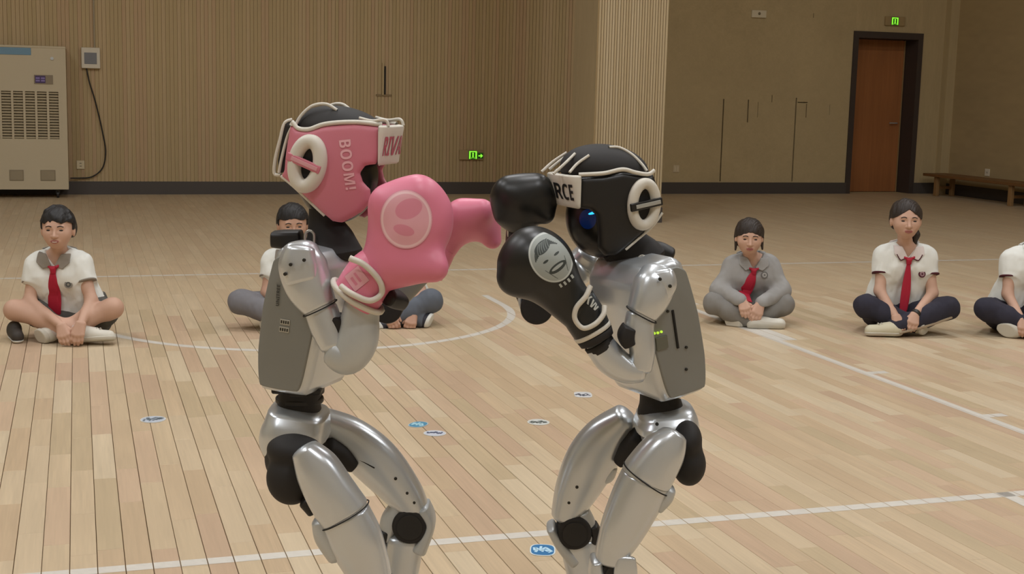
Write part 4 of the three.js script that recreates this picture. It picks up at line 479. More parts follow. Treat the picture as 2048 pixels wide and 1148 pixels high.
  const kf = [-0.1611,0.401,-0.1]; knee(o, kf, 0.0375, 0.042);
  part(o, 'knee_bracket', loft([[-0.2117,0.4043,-0.1,0.011,0.0417], [-0.1886,0.3672,-0.1,0.0132,0.0417], [-0.1568,0.3302,-0.1,0.0154,0.0396]], { e: 3 }), M.silverDull); part(o, 'knee_bracket', loft([[-0.1437,0.4401,-0.1,0.0153,0.0328], [-0.1307,0.4086,-0.1,0.0175,0.0329], [-0.1276,0.3802,-0.1,0.0132,0.0307]], { e: 3 }), M.silverDull); part(o, 'shin_cable_cover', loft([[-0.1204,0.4122,-0.09,0.0109,0.0262], [-0.1132,0.3919,-0.09,0.0131,0.0262], [-0.1192,0.3759,-0.09,0.0088,0.0219]], { e: 3 }), M.black);
  lowerLeg(o, [-0.1469,0.3683,-0.1], [[-0.0435,0.087,-0.1][0], 0.062, -0.1], -1, 0.044);
  // head
  const hm = mat4([-0.1092,1.1307,0], Math.PI + 0.38, 0);
  const h = headGuard(o, hm, {
    near: -1, mat: M.blackVinyl, labelMat: std(0xa9a9a2, 0.5), label: 'black padded head guard', text: 'FORCE', ink: '#1b1b1b', textSpan: 0.92,
    side: [[0.1033,0.0505], [0.0565,0.0544], [0.0181,0.0623], [-0.0085,0.0594], [-0.0437,0.0574], [-0.0501,0.0613], [-0.0618,0.0336], [-0.0703,0.0040], [-0.0735,-0.0198], [-0.0511,-0.0465], [-0.0192,-0.0732], [-0.0000,-0.0910], [0.0202,-0.1059], [0.0426,-0.1068], [0.0586,-0.0910], [0.0628,-0.0544], [0.0671,-0.0247], [0.0799,-0.0138], [0.1033,-0.0119]],
    visor: { xb: [0.1012,0.0198][0], xf: [0.1459,0.0198][0] - 0.014, y0: [0.1332,0.0544][1], y1: [0.1332,-0.0119][1], back: 0.018 },
    ring: { c: [-0.0256,-0.0010], a: 0.0255, b: 0.0415, r: 0.0112, tilt: 0.03 }, strap: [[0.0085,-0.0069], [-0.0586,0.0059]],
    trims: [{ p: [[0.1033,0.0554], [0.0565,0.0594], [0.0181,0.0673], [-0.0085,0.0613], [-0.0373,0.0584], [-0.0501,0.0653]], r: 0.0042, off: 0 }, { p: [[-0.0735,-0.0198], [-0.0511,-0.0465], [-0.0192,-0.0732], [0.0032,-0.0930]], r: 0.0026, off: -0.003 }],
    topLines: [{ p: [[...[0.0288,0.1088], 0.03], [...[0.0053,0.1078], 0.034], [...[-0.0181,0.0940], 0.045], [...[-0.0352,0.0742], 0.06], [...[-0.0416,0.0633], 0.066]], r: 0.003, on: true }, { p: [[...[0.1204,0.0594], 0.05], [...[0.1012,0.0762], 0.044], [...[0.0767,0.0930], 0.03]], r: 0.003, on: true }, { p: [[...[0.1459,0.0554], 0.03], [...[0.1225,0.0752], 0.03], [...[0.0959,0.0950], 0.02]], r: 0.003, on: true }],
    flap: [[-0.0352,0.0544], [-0.0501,0.0613], [-0.0703,0.0040], [-0.0724,-0.0178], [-0.0543,-0.0297]], dome: { c: [0.0202,0.0613], r: [0.094, 0.052, 0.074], tilt: 0.1 }, mask: { c: [0.0202,-0.0317], r: [0.078, 0.086, 0.068] },
  });
  // blue light in the face shell
  const led = new THREE.MeshStandardMaterial({ color: 0x071226, roughness: 0.25, emissive: 0x0a3a8c, emissiveIntensity: 0.09 }), ledHot = std(0x0a2030, 0.3, 0, { emissive: 0x2aa6e8, emissiveIntensity: 1.6 });
  const k0 = [0.0756,-0.0336], zz = (x, y) => surfZ(h.fm, x, y, 0.2);
  const spot = (c, a, b, rot, off, mat, name) => { const p = [], id = [], R = 8, n = 28; for (let q = 0; q <= R; q++) for (let i = 0; i < n; i++) { const t = i / n * 2 * Math.PI, x = a * q / R * Math.cos(t), y = b * q / R * Math.sin(t), X = c[0] + x * Math.cos(rot) - y * Math.sin(rot), Y = c[1] + x * Math.sin(rot) + y * Math.cos(rot); p.push(X, Y, -(zz(X, Y) + off)); if (q < R) { const m = q * n + i, m2 = q * n + (i + 1) % n; id.push(m, m + n, m2, m2, m + n, m2 + n); } } const g = new THREE.BufferGeometry(); g.setAttribute('position', new THREE.Float32BufferAttribute(p, 3)); g.setIndex(id); g.computeVertexNormals(); part(h.mk, name, ap(g, hm), mat); };
  led.side = ledHot.side = THREE.DoubleSide;
  spot(k0, 0.013, 0.02, 0, 0.0008, led, 'eye_panel'); spot([0.0692,-0.0208], 0.0075, 0.0024, -0.35, 0.002, ledHot, 'eye_light');
}

// ---------------------------------------------------------------- seated pupils
const add3 = (a, b, k = 1) => [a[0] + b[0] * k, a[1] + b[1] * k, a[2] + b[2] * k], mix3 = (a, b, t) => [a[0] + (b[0] - a[0]) * t, a[1] + (b[1] - a[1]) * t, a[2] + (b[2] - a[2]) * t];
function handField(wr, tip, nrm, thumbDir, curl) {     // palm, four fingers of two phalanges each, thumb
  const W = V(...wr), D = V(...tip).sub(W), L = D.length(); D.normalize(); let N = V(...nrm); N.addScaledVector(D, -N.dot(D)).normalize(); let S = V(...thumbDir); S.addScaledVector(D, -S.dot(D)).addScaledVector(N, -S.dot(N)).normalize();
  const P = (d, s, n) => W.clone().addScaledVector(D, d * L).addScaledVector(S, s).addScaledVector(N, n).toArray(), f = [];
  const k = [[0.5, 0.024, 0.9], [0.54, 0.008, 1.0], [0.52, -0.009, 0.94], [0.47, -0.024, 0.8]];
  for (const [d, s, l] of k) { f.push(cone(P(0, s * 0.5, 0), P(d, s, 0.003), 0.015, 0.0115)); f.push(cone(P(d, s, 0.003), P(d + 0.27 * l, s * 1.08, -0.004 - curl * 0.006), 0.0095, 0.0085)); f.push(cone(P(d + 0.27 * l, s * 1.08, -0.004 - curl * 0.006), P(d + 0.27 * l + 0.2 * l * (1 - curl * 0.4), s * 1.02, -0.01 - curl * 0.022), 0.0085, 0.0072)); }
  f.push(cone(P(0.14, 0.018, -0.004), P(0.34, 0.04, -0.01), 0.0125, 0.0105)); f.push(cone(P(0.34, 0.04, -0.01), P(0.56, 0.043, -0.016), 0.01, 0.008));
  const palm = f.filter((_, i) => i < 12 && i % 3 === 0); return blend(0.006, blend(0.014, ...palm), ...f.filter(g => !palm.includes(g)));
}
function person(sp) {
  const o = thing('person', sp.label, 'person', sp.at, -YAW), J = sp, skin = sp.skin || M.skin;
  const hip = [[-0.075, 0.1, 0.0], [0.075, 0.1, 0.0]], sh = sp.shoulders, el = sp.elbows, wr = sp.wrists, kn = sp.knees, an = sp.ankles, th = sp.thick || 1;
  const nb = add3(mix3(sh[0], sh[1], 0.5), [0, 0.048, 0.005]), ch = mix3(sh[0], sh[1], 0.5), H = sp.head, s = sp.hs || 1;
  const chest = i => mix3(sh[i], ch, 0.35);
  // body under the clothes
  const trunk = (e) => blend(0.06, ...[0, 1].map(i => cone(add3(hip[i], [0, 0.02, -0.01]), add3(chest(i), [0, -0.06, 0]), 0.088 * th + e, 0.068 * th + e)), ...[0, 1].map(i => cone(add3(chest(i), [0, -0.06, 0]), add3(chest(i), [0, -0.005, -0.005]), 0.066 * th + e, 0.045 * th + e)), cone(sh[0], sh[1], 0.037 * th + e, 0.037 * th + e), cone(nb, mix3(nb, sh[0], 0.75), 0.03 * th + e * 0.6, 0.03 * th + e * 0.6), cone(nb, mix3(nb, sh[1], 0.75), 0.03 * th + e * 0.6, 0.03 * th + e * 0.6));
  const arm = (i, e, t = 1) => blend(0.02, cone(sh[i], el[i], 0.04 * th + e, 0.031 * th + e), cone(el[i], wr[i], 0.031 * th + e, 0.021 * th + e));
  const leg = (i, e) => blend(0.03, cone(hip[i], kn[i], 0.075 * th + e, 0.05 * th + e), cone(kn[i], mix3(kn[i], an[i], 0.4), 0.05 * th + e, 0.047 * th + e), cone(mix3(kn[i], an[i], 0.4), an[i], 0.047 * th + e, 0.031 * th + e));
  const neck = cone(add3(nb, [0, -0.02, -0.005]), add3(H, [0, -0.05 * s, -0.02]), 0.042 * th, 0.04 * s);
  const fb = blend(0.02, trunk(0), neck, arm(0, 0), arm(1, 0), leg(0, 0), leg(1, 0)), floorCut = f => (x, y, z) => Math.max(f(x, y, z), 0.004 - y);
  const all = [hip[0], hip[1], ...sh, ...el, ...wr, ...kn, ...an, H];
  // head, in its own axes
  const hq = new THREE.Euler(sp.pitch || 0, sp.turn || 0, sp.roll || 0), hm = new THREE.Matrix4().makeTranslation(...H).multiply(new THREE.Matrix4().makeRotationFromEuler(hq)).multiply(new THREE.Matrix4().makeScale(s, s, s));
  const skull = ell([0, 0.02, -0.012], [0.077, 0.087, 0.088]), fh0 = blend(0.03, skull, ell([0, -0.032, 0.012], [0.06, 0.06, 0.064]), ell([0, -0.064, 0.03], [0.036, 0.026, 0.034]), ell([-0.035, -0.02, 0.042], [0.026, 0.026, 0.024]), ell([0.035, -0.02, 0.042], [0.026, 0.026, 0.024]));
  const nose = cone([0, 0.006, 0.074], [0, -0.026, 0.09], 0.006, 0.0105), nw = blend(0.006, cone([-0.012, -0.029, 0.08], [-0.009, -0.028, 0.083], 0.006, 0.006), cone([0.012, -0.029, 0.08], [0.009, -0.028, 0.083], 0.006, 0.006)), mouth = ell([0, -0.054, 0.068], [0.024, 0.012, 0.012]), brow = cone([-0.034, 0.02, 0.064], [0.034, 0.02, 0.064], 0.01, 0.01), sock = [-1, 1].map(k => ell([k * 0.03, 0.003, 0.083], [0.017, 0.009, 0.01])), ear = [-1, 1].map(k => ell([k * 0.078, -0.008, -0.01], [0.009, 0.028, 0.017]));
  const fh = (x, y, z) => { let d = smin(fh0(x, y, z), nose(x, y, z), 0.012); d = smin(d, nw(x, y, z), 0.006); d = smin(d, mouth(x, y, z), 0.012); d = smin(d, brow(x, y, z), 0.014); for (const k of sock) d = smax(d, -k(x, y, z), 0.01); for (const k of ear) d = smin(d, k(x, y, z), 0.006); return d; };
  const gs = [mesh(floorCut(fb), ...bb([...all.slice(0, -1), add3(H, [0, -0.1, 0])], 0.1), 0.0085), ap(mesh(fh, [-0.1, -0.115, -0.12], [0.1, 0.13, 0.12], 0.0034), hm)];
  for (const i of [0, 1]) { const f = handField(wr[i], sp.tips[i], [0, 0.25, 1], [i === 0 ? 1 : -1, 0.2, 0.2], sp.curl ?? 0.6); gs.push(mesh(floorCut(f), ...bb([wr[i], sp.tips[i]], 0.06), 0.0032)); }
  part(o, 'body', mergeGeometries(gs), skin);
  // face
  const onF = (x, y, off = 0) => [x, y, surfZ(fh, x, y, 0.16) + off];
  for (const k of [-1, 1]) {
    const e = ell(onF(k * 0.03, 0.003, -0.0015), [0.012, 0.005, 0.004]); part(o, 'eye', ap(mesh(e, [k * 0.03 - 0.016, -0.006, 0.05], [k * 0.03 + 0.016, 0.012, 0.1], 0.0016), hm), M.eye);
    part(o, 'eyebrow', ap(tubeG([onF(k * 0.014, 0.021, 0.0005), onF(k * 0.028, 0.025, 0.0005), onF(k * 0.044, 0.02, 0)], 0.0028, 12, 6), hm), M.brow);
  }
  part(o, 'lips', ap(mergeGeometries([tubeG([onF(-0.02, -0.053, 0.0005), onF(-0.008, -0.05, 0.001), onF(0, -0.0515, 0.001), onF(0.008, -0.05, 0.001), onF(0.02, -0.053, 0.0005)], 0.0036, 20, 6), tubeG([onF(-0.017, -0.056, 0.0005), onF(0, -0.0605, 0.001), onF(0.017, -0.056, 0.0005)], 0.004, 20, 6)]), hm), M.lips);
  if (sp.smile) part(o, 'teeth', ap(tubeG([onF(-0.012, -0.055, 0.002), onF(0, -0.0562, 0.0025), onF(0.012, -0.055, 0.002)], 0.0024, 12, 6), hm), M.teeth);
  // hair
  const hr = sp.hair, cap = blend(0.02, ell([0, 0.028, -0.018], [0.088, 0.094, 0.096]), ell([0, -0.01, -0.045], [0.079, 0.075, 0.066]));
  const fringe = x => hr.line + hr.arc * Math.abs(x) / 0.07 + (hr.jag || 0) * noise(x * 90, 3, hr.seed || 1);
  const fHair = (x, y, z) => { let d = cap(x, y, z) + 0.0035 * noise(x * 60, y * 22, z * 60) + (hr.tuft || 0) * Math.max(noise(x * 38 + 4, y * 30, z * 38), 0) * -1; d = smax(d, -Math.min(Math.max(z - (hr.side ?? 0.005), 0) * 3, 0.05) - (y - fringe(x)) * 0.9 + (z > (hr.side ?? 0.005) ? Math.min((z - (hr.side ?? 0.005)) * 3, 0.05) : -0.2), 0.006); d = smax(d, -y + (hr.nape ?? -0.06), 0.01); for (const c of hr.extra || []) d = smin(d, c(x, y, z), 0.012); return d; };
  part(o, 'hair', ap(mesh(fHair, [-0.12, -0.2, -0.2], [0.13, 0.15, 0.11], 0.0042), hm), hr.mat || M.hair);
  // clothes
  const wr3 = (x, y, z) => 0.0048 * noise(x * 22, y * 16, z * 22) + 0.002 * noise(x * 50 + 7, y * 30, z * 50), cutN = add3(nb, [0, 0.012, 0.012]);
  const sl = i => sp.longSleeve ? blend(0.03, cone(sh[i], el[i], 0.056 * th, 0.052 * th), cone(el[i], mix3(el[i], wr[i], 0.9), 0.052 * th, 0.04 * th)) : cone(sh[i], mix3(sh[i], el[i], sp.sleeve || 0.52), 0.049 * th, 0.054 * th);
  const hem = sp.hem ?? 0.13, tk = trunk(0.014), slv = [0, 1].map(i => { const f = sl(i); if (sp.longSleeve) return f; const e = mix3(sh[i], el[i], sp.sleeve || 0.52), v = [el[i][0] - sh[i][0], el[i][1] - sh[i][1], el[i][2] - sh[i][2]], l = hyp(...v); return (x, y, z) => smax(f(x, y, z), ((x - e[0]) * v[0] + (y - e[1]) * v[1] + (z - e[2]) * v[2]) / l, 0.006); }), fShirt = (x, y, z) => { let d = smin(tk(x, y, z), smin(slv[0](x, y, z), slv[1](x, y, z), 0.01), 0.03) + wr3(x, y, z); const nd = hyp(x - cutN[0], (y - cutN[1] - 0.03) * 0.8, z - cutN[2] - 0.012); d = smax(d, 0.046 - nd, 0.01); if (z > nb[2]) d = smax(d, y - (nb[1] - 0.05 + Math.abs(x - nb[0]) * 1.35), 0.006); let hc = hem - y; if (sp.longSleeve && Math.abs(x) > 0.19) hc = -0.1; d = smax(d, hc, 0.006); return d; };
  const shirt = part(o, sp.longSleeve ? 'jacket' : 'polo_shirt', mesh(fShirt, ...bb([hip[0], hip[1], ...sh, ...el, ...(sp.longSleeve ? wr : [])], 0.11), 0.0065), sp.top);
  const onS = (x, y, off) => [x, y, surfZ(fShirt, x, y, 0.5) + off];
  if (!sp.longSleeve) for (const i of [0, 1]) { const e = mix3(sh[i], el[i], (sp.sleeve || 0.52) - 0.025), e2 = mix3(sh[i], el[i], (sp.sleeve || 0.52) + 0.01); part(shirt, 'sleeve_cuff', loft([[...e, 0.0555 * th, 0.0555 * th], [...e2, 0.0555 * th, 0.0555 * th]], { sub: 2, cap: 0.05, e: 2 }), sp.trim); }
  // collar: turned down over the shirt, open at the throat
  const nk = cone(add3(nb, [0, -0.06, -0.01]), add3(nb, [0, 0.04, 0.0]), 0.06 * th, 0.052 * th), baseS = (x, y, z) => smin(tk(x, y, z), nk(x, y, z), 0.03), tip = nb[1] - 0.062;
  const fCol = (off) => (x, y, z) => { const dx = Math.abs(x - nb[0]), front = z > nb[2] ? 1 : 0; let d = Math.abs(baseS(x, y, z) - 0.007 - off) - 0.0045; d = smax(d, y - nb[1] - 0.032 - (nb[2] - z) * 0.25, 0.004); const low = front ? tip + 0.9 * Math.max(0, dx - 0.05) + 0.35 * Math.max(0, 0.05 - dx) : nb[1] - 0.012; d = smax(d, low - y + off * 2, 0.004); if (front) d = smax(d, 0.006 + Math.max(0, y - tip - 0.012) * 0.5 - dx - off, 0.003); d = smax(d, dx - 0.088, 0.004); return d; };
  const col = part(shirt, 'collar', mesh(fCol(0), ...bb([nb], 0.12), 0.004), sp.collar);
  if (sp.pipe) for (const k of [-1, 1]) { const P = [[0.074, -0.028], [0.06, -0.052], [0.05, -0.062], [0.03, -0.056], [0.016, -0.05]].map(([x, y]) => { const X = nb[0] + k * x, Y = nb[1] + y; return [X, Y, surfZ(baseS, X, Y, 0.5) + 0.012]; }); part(col, 'collar_piping', tubeG(P, 0.003, 24, 6), sp.pipe); }
  if (sp.badge) { const b = onS(nb[0] + sp.badge[0], nb[1] + sp.badge[1], 0.001); const n = V(b[0] - nb[0], 0.15, 0.8).normalize().toArray(), bd = part(shirt, 'badge', discG(b, n, 0.021, 0.003, 0.001, 24), sp.badge[2]); part(bd, 'badge_centre', discG(add3(b, n, 0.003), n, 0.014, 0.0015, 0.0007, 20), sp.badge[3]); part(bd, 'badge_mark', discG(add3(b, n, 0.0042), n, 0.006, 0.001, 0.0004, 12), sp.badge[2]); }
  // red scarf: knot and two tails lying on the shirt
  if (sp.scarf) { const y0 = nb[1] - 0.062, end = sp.scarf, kz = onS(nb[0], y0, 0.014), sc = part(o, 'scarf', loft([[kz[0], kz[1] + 0.012, kz[2], 0.028, 0.008], [...kz, 0.017, 0.014], [kz[0], kz[1] - 0.022, kz[2], 0.014, 0.01]], { e: 2.4 }), M.red, 'red neck scarf');
    for (const [dx, t1, w] of [[-0.006, 1, 0.021], [0.012, sp.scarf2 || 0.9, 0.017]]) { const q = []; for (let k = 0; k <= 6; k++) { const t = k / 6 * t1, x = nb[0] + (end[0] - nb[0]) * t + dx * Math.sin(t * 3), y = y0 - 0.012 + (end[1] - y0) * t, zz = Math.max(y > hem + 0.02 ? surfZ(fShirt, x, y, 0.5) + 0.007 : -1, kz[2] + (end[2] - kz[2]) * t); q.push([x, y, zz, (w * (0.65 + 0.75 * Math.sin(Math.min(t * 1.9, 2.2)))) * (sp.scarfW || 1), 0.004]); } part(sc, 'scarf_tail', loft(q, { e: 2.2, sub: 4, seg: 16 }), M.red); }
    for (const k of [-1, 1]) part(sc, 'scarf_band', tubeG([add3(kz, [k * 0.012, 0.012, 0]), onS(nb[0] + k * 0.022, nb[1] - 0.05, 0.012), onS(nb[0] + k * 0.03, nb[1] - 0.042, 0.004)], 0.0075, 14, 8), M.red); }
  // trousers or shorts
  const e = 0.014, cl = i => sp.shorts ? cone(hip[i], mix3(hip[i], kn[i], sp.shorts), 0.088 * th, 0.08 * th) : leg(i, e), seat = cone(hip[0], hip[1], 0.1 * th, 0.1 * th), waist = cone(add3(hip[0], [0.02, 0.08, -0.01]), add3(hip[1], [-0.02, 0.08, -0.01]), 0.09 * th, 0.09 * th), lg = [0, 1].map(i => { const f = cl(i); if (sp.shorts) return f; const v = [an[i][0] - kn[i][0], an[i][1] - kn[i][1], an[i][2] - kn[i][2]], l = hyp(...v); return (x, y, z) => smax(f(x, y, z), ((x - an[i][0]) * v[0] + (y - an[i][1]) * v[1] + (z - an[i][2]) * v[2]) / l - 0.005, 0.006); });
  const fPants = (x, y, z) => { let d = smin(smin(seat(x, y, z), waist(x, y, z), 0.03), smin(lg[0](x, y, z), lg[1](x, y, z), 0.012), 0.03) + wr3(x + 3, y, z); d = Math.max(d, 0.003 - y, y - 0.23); return d; };
  const pants = part(o, sp.shorts ? 'shorts' : 'trousers', mesh(fPants, ...bb([hip[0], hip[1], ...kn, ...an], 0.11), 0.007), sp.bottom);
  if (sp.stripe) for (const i of sp.stripeLegs || [0, 1]) { const a = add3(kn[i], [0.012, -0.046, 0.05]), b = add3(an[i], [0.03, -0.02, 0.048]); part(pants, 'side_stripe', loft([[...a, 0.007, 0.005], [...add3(mix3(a, b, 0.5), [0, -0.006, 0.004]), 0.007, 0.005], [...b, 0.006, 0.005]], { sub: 6, e: 3 }), sp.stripe, 'pale side stripe'); }
  // shoes and socks
  for (const i of [0, 1]) {
    const a = an[i], t = sp.toes[i], d = V(t[0] - a[0], t[1] - a[1], t[2] - a[2]).normalize(), out = V(...(sp.soleDir ? sp.soleDir[i] : [0, -1, 0])).normalize(), heel = add3(a, d.toArray(), -0.025), f0 = blend(0.022, cone(add3(heel, out.toArray(), 0.012), add3(t, out.toArray(), 0.008), 0.036, 0.033), cone(a, mix3(a, t, 0.35), 0.038, 0.032));
    const sd = add3(a, out.toArray(), 0.034), plane = (x, y, z) => (x - sd[0]) * out.x + (y - sd[1]) * out.y + (z - sd[2]) * out.z;
    const fs = (x, y, z) => Math.max(smax(f0(x, y, z), plane(x, y, z), 0.008), 0.002 - y), fo = (x, y, z) => Math.max(smax(f0(x, y, z) - 0.004, Math.abs(plane(x, y, z) - 0.002) - 0.011, 0.006), 0.002 - y), box = bb([a, t, heel], 0.06);
    const shoe = part(o, 'shoe', mesh(fs, ...box, 0.0042), sp.shoe); part(shoe, 'sole', mesh(fo, ...box, 0.0042), sp.sole || M.sole);
    const up = out.clone().multiplyScalar(-1); for (const q of [0.36, 0.52, 0.66]) { const c = add3(mix3(a, t, q), up.toArray(), 0.026), w = d.clone().cross(up).normalize().toArray(); part(shoe, 'lace', tubeG([add3(c, w, -0.02), add3(c, up.toArray(), 0.006), add3(c, w, 0.02)], 0.003, 10, 6), sp.sole || M.sole); }
    part(o, 'sock', loft([[...mix3(a, kn[i], -0.02), 0.036, 0.036], [...mix3(a, kn[i], sp.shorts ? 0.16 : 0.08), 0.0355 * th, 0.0355 * th]], { e: 2, sub: 4, cap: 0.2 }), M.sock);
  }
  if (sp.band) { const i = sp.band, p = mix3(el[i], wr[i], 0.9), p2 = mix3(el[i], wr[i], 0.99); part(o, 'wrist_band', loft([[...p, 0.0275, 0.0275], [...p2, 0.0265, 0.0265]], { e: 2, sub: 2, cap: 0.1 }), M.strap, 'dark wrist band'); }
  return o;
}
const greyBadge = [0.08, -0.14, M.collarGrey, M.shorts];
person({ at: [-1.276,0,2.198], label: 'boy in white polo, grey shorts and red scarf sitting cross-legged, hands on the floor', head: [-0.0547,0.579,0.14], hs: 1.0, turn: 0.12, smile: true,
  shoulders: [[-0.1996,0.3804,0.06], [0.0337,0.394,0.06]], elbows: [[-0.2137,0.2002,0.13], [0.1068,0.2133,0.13]], wrists: [[0.0043,0.1019,0.29], [0.1015,0.1146,0.29]], tips: [[0.0383,0.0093,0.33], [0.0815,0.0104,0.33]], knees: [[-0.2819,0.1561,0.16], [0.2269,0.179,0.16]], ankles: [[0.1097,0.0591,0.24], [-0.0877,0.0453,0.22]], toes: [[0.2278,0.0515,0.24], [-0.1578,0.032,0.27]], soleDir: [[0.1, -1, 0.3], [-0.5, -0.3, 0.8]],
  top: M.whiteCloth, collar: M.collarGrey, trim: M.collarGrey, bottom: M.shorts, shorts: 0.5, shoe: M.shoe, scarf: [-0.0905,0.1243,0.1], badge: greyBadge, hair: { line: 0.052, arc: -0.016, jag: 0.008, tuft: 0.01, side: 0.012, nape: -0.045 } });
person({ at: [-0.091,0,2.097], label: 'boy in white shirt and grey trousers sitting behind the pink gloved robot', head: [-0.0183,0.5809,0.12], hs: 1.0, turn: 0.25, pitch: 0.1, skin: M.skinDark,
  shoulders: [[-0.1445,0.3688,0.05], [0.0875,0.3744,0.05]], elbows: [[-0.1628,0.2009,0.12], [0.1317,0.1996,0.12]], wrists: [[0.0158,0.0967,0.26], [0.0868,0.0984,0.26]], tips: [[0.0442,0.0214,0.3], [0.0714,0.022,0.3]], knees: [[-0.2994,0.1505,0.16], [0.2759,0.1589,0.16]], ankles: [[0.0721,0.0499,0.27], [-0.1063,0.0367,0.22]], toes: [[0.236,0.04,0.27], [-0.1956,0.0295,0.27]], soleDir: [[0, -0.6, 1], [-0.5, -0.2, 0.8]],
  top: M.whiteCloth, collar: M.collarGrey, trim: M.collarGrey, bottom: M.greyTrouser, shoe: M.shoeCream, scarf: [-0.0272,0.1306,0.1], badge: greyBadge, hair: { line: 0.045, arc: -0.01, jag: 0.003, side: 0.01, nape: -0.05, seed: 4 } });
person({ at: [0.512,0,2.051], label: 'pupil in blue-grey trousers and dark shoe, mostly hidden behind the pink glove', head: [-0.049,0.5649,0.12], hs: 1.0, skin: M.skinDark,
  shoulders: [[-0.1741,0.3522,0.05], [0.0707,0.3582,0.05]], elbows: [[-0.1851,0.1645,0.12], [0.1184,0.1864,0.12]], wrists: [[-0.0448,0.0697,0.26], [0.0833,0.0695,0.24]], tips: [[-0.0067,0.0034,0.3], [0.062,-0.0071,0.28]], knees: [[-0.2717,0.1339,0.16], [0.1788,0.1449,0.16]], ankles: [[0.1374,0.0409,0.2], [-0.1027,0.0133,0.24]], toes: [[0.2238,0.0465,0.22], [-0.2417,0.0077,0.26]], soleDir: [[0.8, -0.3, 0.2], [-0.5, -0.2, 0.8]],
  top: M.whiteCloth, collar: M.collarGrey, trim: M.collarGrey, bottom: M.blueGrey, shoe: M.navyShoe, sole: M.whiteCloth, scarf: [-0.0459,0.1067,0.1], hair: { line: 0.045, arc: -0.012, jag: 0.006, side: 0.01, nape: -0.05, seed: 6 } });
person({ at: [2.544,0,2.385], label: 'girl in grey long-sleeved jacket and grey trousers with red scarf, sitting cross-legged', head: [-0.0045,0.5165,0.16], hs: 0.98, turn: -0.08, pitch: 0.06, longSleeve: true, thick: 1.02,
  shoulders: [[-0.0738,0.3291,0.06], [0.1442,0.3405,0.06]], elbows: [[-0.1591,0.1983,0.13], [0.2098,0.2012,0.13]], wrists: [[-0.0465,0.1569,0.27], [0.0577,0.1433,0.28]], tips: [[-0.0187,0.0712,0.32], [0.0177,0.0425,0.32]], curl: 0.3, knees: [[-0.1898,0.124,0.16], [0.2137,0.1278,0.16]], ankles: [[0.0447,0.0314,0.27], [-0.052,0.0173,0.22]], toes: [[0.1796,0.0318,0.27], [-0.1611,0.0413,0.27]], soleDir: [[0, -0.6, 1], [-0.5, -0.1, 0.8]],
  top: cloth(0x9b9a98), collar: cloth(0x9b9a98), trim: M.greyCloth, bottom: cloth(0x85837f), shoe: M.shoe, scarf: [-0.0197,0.1731,0.14], scarfW: 1.15, scarf2: 0.85, badge: [0.062, -0.085, cloth(0x6e6c69), cloth(0xa5a4a0)], hair: { line: 0.045, arc: -0.03, jag: 0.004, side: -0.005, nape: -0.075, mat: M.hairBrown, seed: 2, extra: [cone([-0.074, 0.0, -0.01], [-0.078, -0.075, 0.0], 0.014, 0.006), cone([0.074, 0.0, -0.01], [0.082, -0.065, 0.0], 0.014, 0.006)] } });
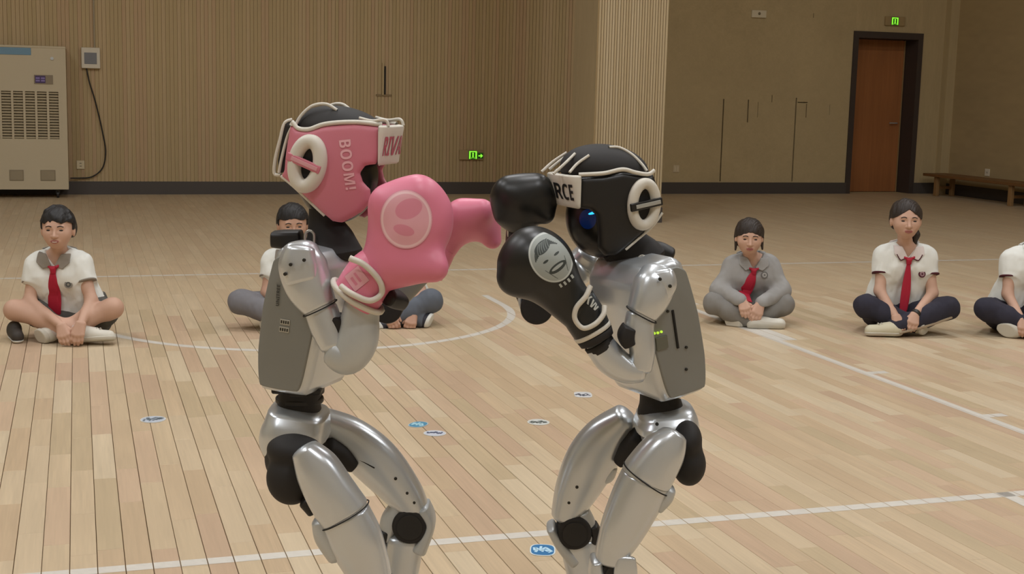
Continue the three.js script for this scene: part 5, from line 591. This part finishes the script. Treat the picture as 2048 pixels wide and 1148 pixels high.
person({ at: [3.300,0,2.831], label: 'girl in white polo with maroon edging and navy trousers, red scarf and dark wrist band', head: [0.0108,0.6557,0.12], hs: 1.04, turn: -0.06,
  shoulders: [[-0.0831,0.4372,0.04], [0.1681,0.4433,0.04]], elbows: [[-0.1126,0.2399,0.11], [0.1962,0.2356,0.11]], wrists: [[-0.0505,0.1135,0.26], [0.0545,0.1277,0.26]], tips: [[-0.0277,0.0301,0.31], [0.0227,0.043,0.31]], knees: [[-0.2019,0.1573,0.16], [0.2732,0.1572,0.16]], ankles: [[0.0883,0.0575,0.22], [-0.0692,0.0509,0.27]], toes: [[0.1924,0.038,0.26], [-0.1945,0.042,0.27]], soleDir: [[0.6, -0.2, 0.6], [0, -1, 0.1]],
  top: M.whiteCloth, collar: cloth(0xd9cfcb), trim: M.maroon, pipe: M.maroon, bottom: M.navy, shoe: M.shoeCream, scarf: [0.0235,0.1213,0.14], scarfW: 0.72, badge: [0.078, -0.14, M.maroon, cloth(0x9c7f84)], band: 1, stripe: cloth(0xa08f78), stripeLegs: [1], hair: { line: 0.066, arc: -0.05, jag: 0.001, side: -0.005, nape: -0.055, mat: M.hairBrown, seed: 3, extra: [cone([0.045, -0.01, -0.085], [0.075, -0.085, -0.07], 0.03, 0.022), cone([0.075, -0.085, -0.07], [0.072, -0.14, -0.06], 0.022, 0.008)] } });
person({ at: [4.012,0,3.028], label: 'pupil in maroon-cuffed white polo and navy trousers beside girl with wrist band', head: [0.1163,0.6562,0.1], hs: 1.04, turn: -0.2,
  shoulders: [[-0.0645,0.4276,0.04], [0.2151,0.4581,0.04]], elbows: [[-0.0926,0.2354,0.11], [0.2347,0.2375,0.11]], wrists: [[-0.0567,0.108,0.26], [0.0514,0.1223,0.26]], tips: [[-0.0458,0.024,0.31], [0.0103,0.037,0.31]], knees: [[-0.2264,0.1515,0.16], [0.2847,0.164,0.16]], ankles: [[0.0337,0.0577,0.26], [-0.0846,0.0453,0.24]], toes: [[0.196,0.0441,0.26], [-0.2019,0.0519,0.26]], soleDir: [[0.6, -0.2, 0.6], [-0.5, -0.2, 0.7]],
  top: M.whiteCloth, collar: M.whiteCloth, trim: M.maroon, pipe: M.maroon, bottom: M.navy, shoe: M.shoe, scarf: [0.0394,0.1251,0.14], scarfW: 0.72, hair: { line: 0.05, arc: -0.02, jag: 0.005, side: 0.005, nape: -0.05, seed: 8 } });
{ // loose dark shoe beside the boy
  const s = thing('shoe', 'dark shoe with a white sole rim under the bare knee of the boy in shorts', 'shoe', [-1.6, 0, 2.24]);
  const f0 = blend(0.02, cone([0, 0.038, 0], [0.02, 0.034, 0.12], 0.037, 0.032), cone([0, 0.06, -0.01], [0.005, 0.07, 0.03], 0.034, 0.026));
  const up = part(s, 'upper', mesh((x, y, z) => Math.max(f0(x, y, z), 0.012 - y), [-0.06, 0, -0.07], [0.08, 0.12, 0.18], 0.004), M.soleDark); part(up, 'sole', mesh((x, y, z) => Math.max(f0(x, y, z) - 0.004, y - 0.016, 0.002 - y), [-0.06, -0.01, -0.07], [0.08, 0.05, 0.18], 0.004), M.whiteCloth);
}
renderer.render(scene, camera);
